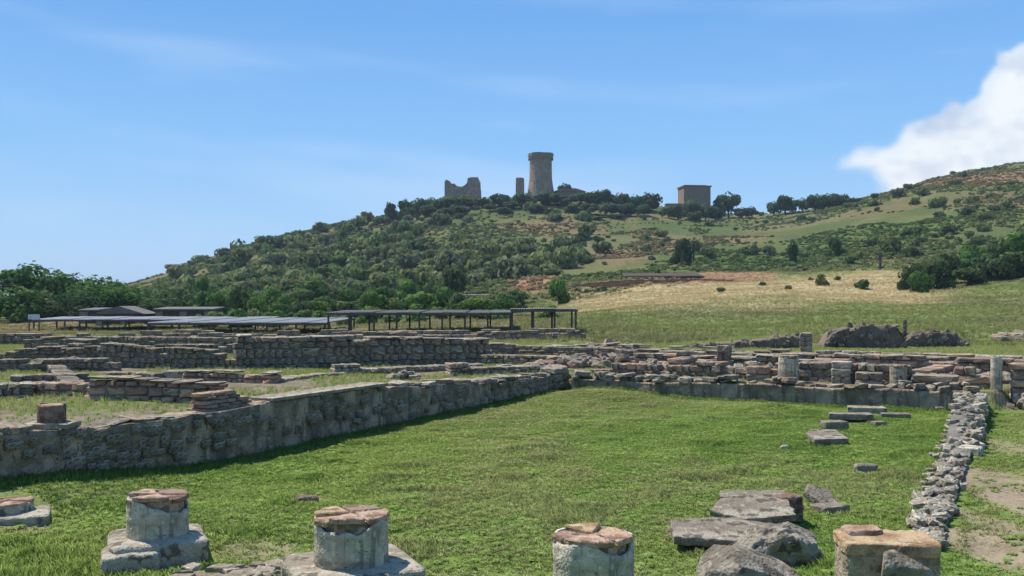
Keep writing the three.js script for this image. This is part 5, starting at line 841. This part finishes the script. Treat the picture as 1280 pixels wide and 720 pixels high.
{
  const r = rng(5150), a = [], b = [], fl = [];
  for (let i = 0; i < 330000; i++) {
    const d = 6.3 + 21.5 * Math.pow(r(), 0.75), px = rr(-30, 1310, r), x = (px - 640) / F * d, z = -d;
    if (r() > d / 27 + 0.15) continue;
    const sL = side(LW, x, z), sF = side(FW, x, z), sR = side(RW, x, z); if (sL > -0.05 || sF > -0.02) continue; if (blocked(x, z)) continue;
    const n = fbm(x * 0.5, z * 0.5, 2, 3), n2 = vn(x * 2.1 + 7, z * 2.1, 5), n3 = vn(x * 0.23, z * 0.23, 11);
    let bare = 0; for (const [cx, cz, rx, rz, col, s] of PATCH) { const q = ((x - cx) / rx) ** 2 + ((z - cz) / rz) ** 2; if (q < 1.3) bare = Math.max(bare, s * smooth(q + 0.8 * (n2 - 0.5), 1.2, 0.5) * (col === C.dirt ? 1 : 0.5)); }
    if (r() < bare) continue;
    const path = smooth(sR, 0.2, 0.8); if (r() < path * 0.5) continue;
    let c = mixc(G1, G2, smooth(n, 0.35, 0.6)); c = mixc(c, G4, 0.6 * smooth(n2, 0.62, 0.8)); c = mixc(c, G3, clamp(0.75 * smooth(n3 + 0.4 * (n2 - 0.5), 0.55, 0.85) + 0.5 * path * n2 + bare * 0.6 + (r() < 0.07 ? 0.7 : 0)));
    const k = rr(0.8, 1.2, r); c = c.map((v) => v * k);
    const near = smooth(d, 11, 8) * smooth(px, 560, 150);
    const h = (0.02 + 0.03 * n * n2 * 2 + 0.035 * smooth(n2, 0.72, 0.9) + 0.085 * near * (0.4 + n2) + 0.022 * r()) * (1 - 0.3 * path);
    (r() < 0.5 ? a : b).push([x, z, h, rr(0.045, 0.085, r), c]);
  }
  // taller fringe at the foot of the walls
  for (let i = 0; i < 5200; i++) { const s = rr(-8, 13.2, r), o = -0.06 - 0.3 * r() * r(), x = LW.x + LW.dx * s + LW.nx * o, z = LW.z + LW.dz * s + LW.nz * o; if (z > -6) continue; a.push([x, z, rr(0.06, 0.17, r), rr(0.05, 0.09, r), mixc(G1, G4, r())]); }
  for (let i = 0; i < 2600; i++) { const s = rr(0, 9.7, r), o = -0.04 - 0.3 * r() * r(), x = FW.x + FW.dx * s + FW.nx * o, z = FW.z + FW.dz * s + FW.nz * o; a.push([x, z, rr(0.05, 0.15, r), rr(0.05, 0.09, r), mixc(G1, G2, r())]); }
  grassField('lawn_grass', 'short bright green grass covering the lawn', tuft(1, 9, 0.055, 1.0), a); grassField('lawn_grass', 'short bright green grass blades mixed through the lawn', tuft(2, 8, 0.08, 1.25), b);
  // uncut growth round the stones that the mower cannot reach
  for (const [kx, kz, kr] of KEEP) { if (kz < -18.5 || kz > -6.2 || side(LW, kx, kz) > -0.4) continue; const n = Math.round(70 + 170 * kr); for (let i = 0; i < n; i++) { const an = r() * 6.283, q = kr * 0.92 + 0.2 * r() * r(), x = kx + Math.cos(an) * q, z = kz + Math.sin(an) * q; if (side(RW, kx, kz) > -0.5 && r() < 0.6) continue; if (blocked(x, z) && r() < 0.75) continue; const c = mixc(mixc(G4, G1, r()), G3, r() < 0.25 ? 0.6 : 0); a.push([x, z, rr(0.035, 0.15, r), rr(0.05, 0.09, r), c]); } }
  // dry stalks standing here and there
  for (let i = 0; i < 2600; i++) { const d = 6.8 + 18 * r(), px = rr(-30, 1310, r), x = (px - 640) / F * d, z = -d; if (side(LW, x, z) > -0.1 || side(FW, x, z) > -0.1 || blocked(x, z) || vn(x * 0.7, z * 0.7, 19) < 0.5) continue; const k = rr(0.8, 1.2, r); a.push([x, z, rr(0.06, 0.16, r), rr(0.03, 0.06, r), [0.46 * k, 0.41 * k, 0.22 * k]]); }
  // flat rosettes of broad-leaved weeds
  const w = [], rose = (() => { const q = rng(3), pos = [], nor = [], idx = []; for (let i = 0; i < 8; i++) { const an = i / 8 * 6.283 + q() * 0.5, L = rr(0.6, 1, q), c = Math.cos(an), e = Math.sin(an), wd = 0.2, k = pos.length / 3; pos.push(c * 0.08, 0.02, e * 0.08, c * L * 0.55 - e * wd, 0.3, e * L * 0.55 + c * wd, c * L * 0.55 + e * wd, 0.3, e * L * 0.55 - c * wd, c * L, 0.22, e * L); for (let m = 0; m < 4; m++) nor.push(c * 0.2, 0.95, e * 0.2); idx.push(k, k + 1, k + 2, k + 1, k + 3, k + 2); } const g = new THREE.BufferGeometry(); g.setAttribute('position', new THREE.Float32BufferAttribute(pos, 3)); g.setAttribute('normal', new THREE.Float32BufferAttribute(nor, 3)); g.setIndex(idx); return g; })();
  for (let i = 0; i < 7000; i++) { const d = 6.5 + 18 * r(), px = rr(-30, 1310, r), x = (px - 640) / F * d, z = -d; if (side(LW, x, z) > -0.1 || side(FW, x, z) > -0.1 || blocked(x, z)) continue; const n = vn(x * 0.9 + 3, z * 0.9, 8); if (n < 0.5) continue; const k = rr(0.8, 1.25, r); w.push([x, z, rr(0.08, 0.16, r), rr(0.04, 0.09, r), [0.22 * k, 0.32 * k, 0.07 * k]]); }
  grassField('lawn_weeds', 'broad-leaved low weeds mixed through the lawn', rose, w);
  console.log('lawn tufts', a.length + b.length);
}
{
  const r = rng(6161), a = [], b = [];
  for (let i = 0; i < 80000; i++) { // among the ruins
    const d = 12 + 36 * Math.sqrt(r()), px = rr(-40, 1320, r), x = (px - 640) / F * d, z = -d, sL = side(LW, x, z), sF = side(FW, x, z); if (Math.max(sL, sF) < 0.55 || blocked(x, z)) continue;
    const n = fbm(x * 0.35 + 9, z * 0.35, 1, 4), n2 = vn(x * 1.3, z * 1.3, 4); if (n > 0.52 + 0.1 * r() + 0.14 * smooth(px, 640, 420) || (sF > 0.5 && sL < 0.5 && d < 38 && r() < 0.55)) continue;
    const c = mixc(mixc(G2, G3, smooth(n2, 0.2, 0.7)), G1, r() * 0.5); a.push([x, z, 0.05 + 0.13 * n2 * r(), rr(0.08, 0.16, r), c]);
  }
  for (let i = 0; i < 120000; i++) { // the meadow
    const d = 45 + 125 * Math.pow(r(), 0.8), px = rr(-40, 1320, r), x = (px - 640) / F * d, z = -d; if (blocked(x, z)) continue; if (px < 640 && (d > 108 || r() < 0.45)) continue;
    const c0 = groundCol(x, z), n = vn(x * 0.25, z * 0.25, 3), k = rr(1.35, 2.2, r); b.push([x, z, rr(0.1, 0.24, r) + 0.25 * smooth(n, 0.6, 0.9) * r(), rr(0.16, 0.36, r), [c0[0] * k, c0[1] * k, c0[2] * k]]);
  }
  grassField('ruin_grass', 'dry yellow green grass growing among the ruins', tuft(3, 9, 0.05, 0.7), a); grassField('meadow_grass', 'tall rough grass of the sloping meadow', tuft(4, 9, 0.05, 1.0), b);
}
scene.traverse((o) => { if (o.isMesh) { o.castShadow = true; o.receiveShadow = true; } });
renderer.render(scene, camera);
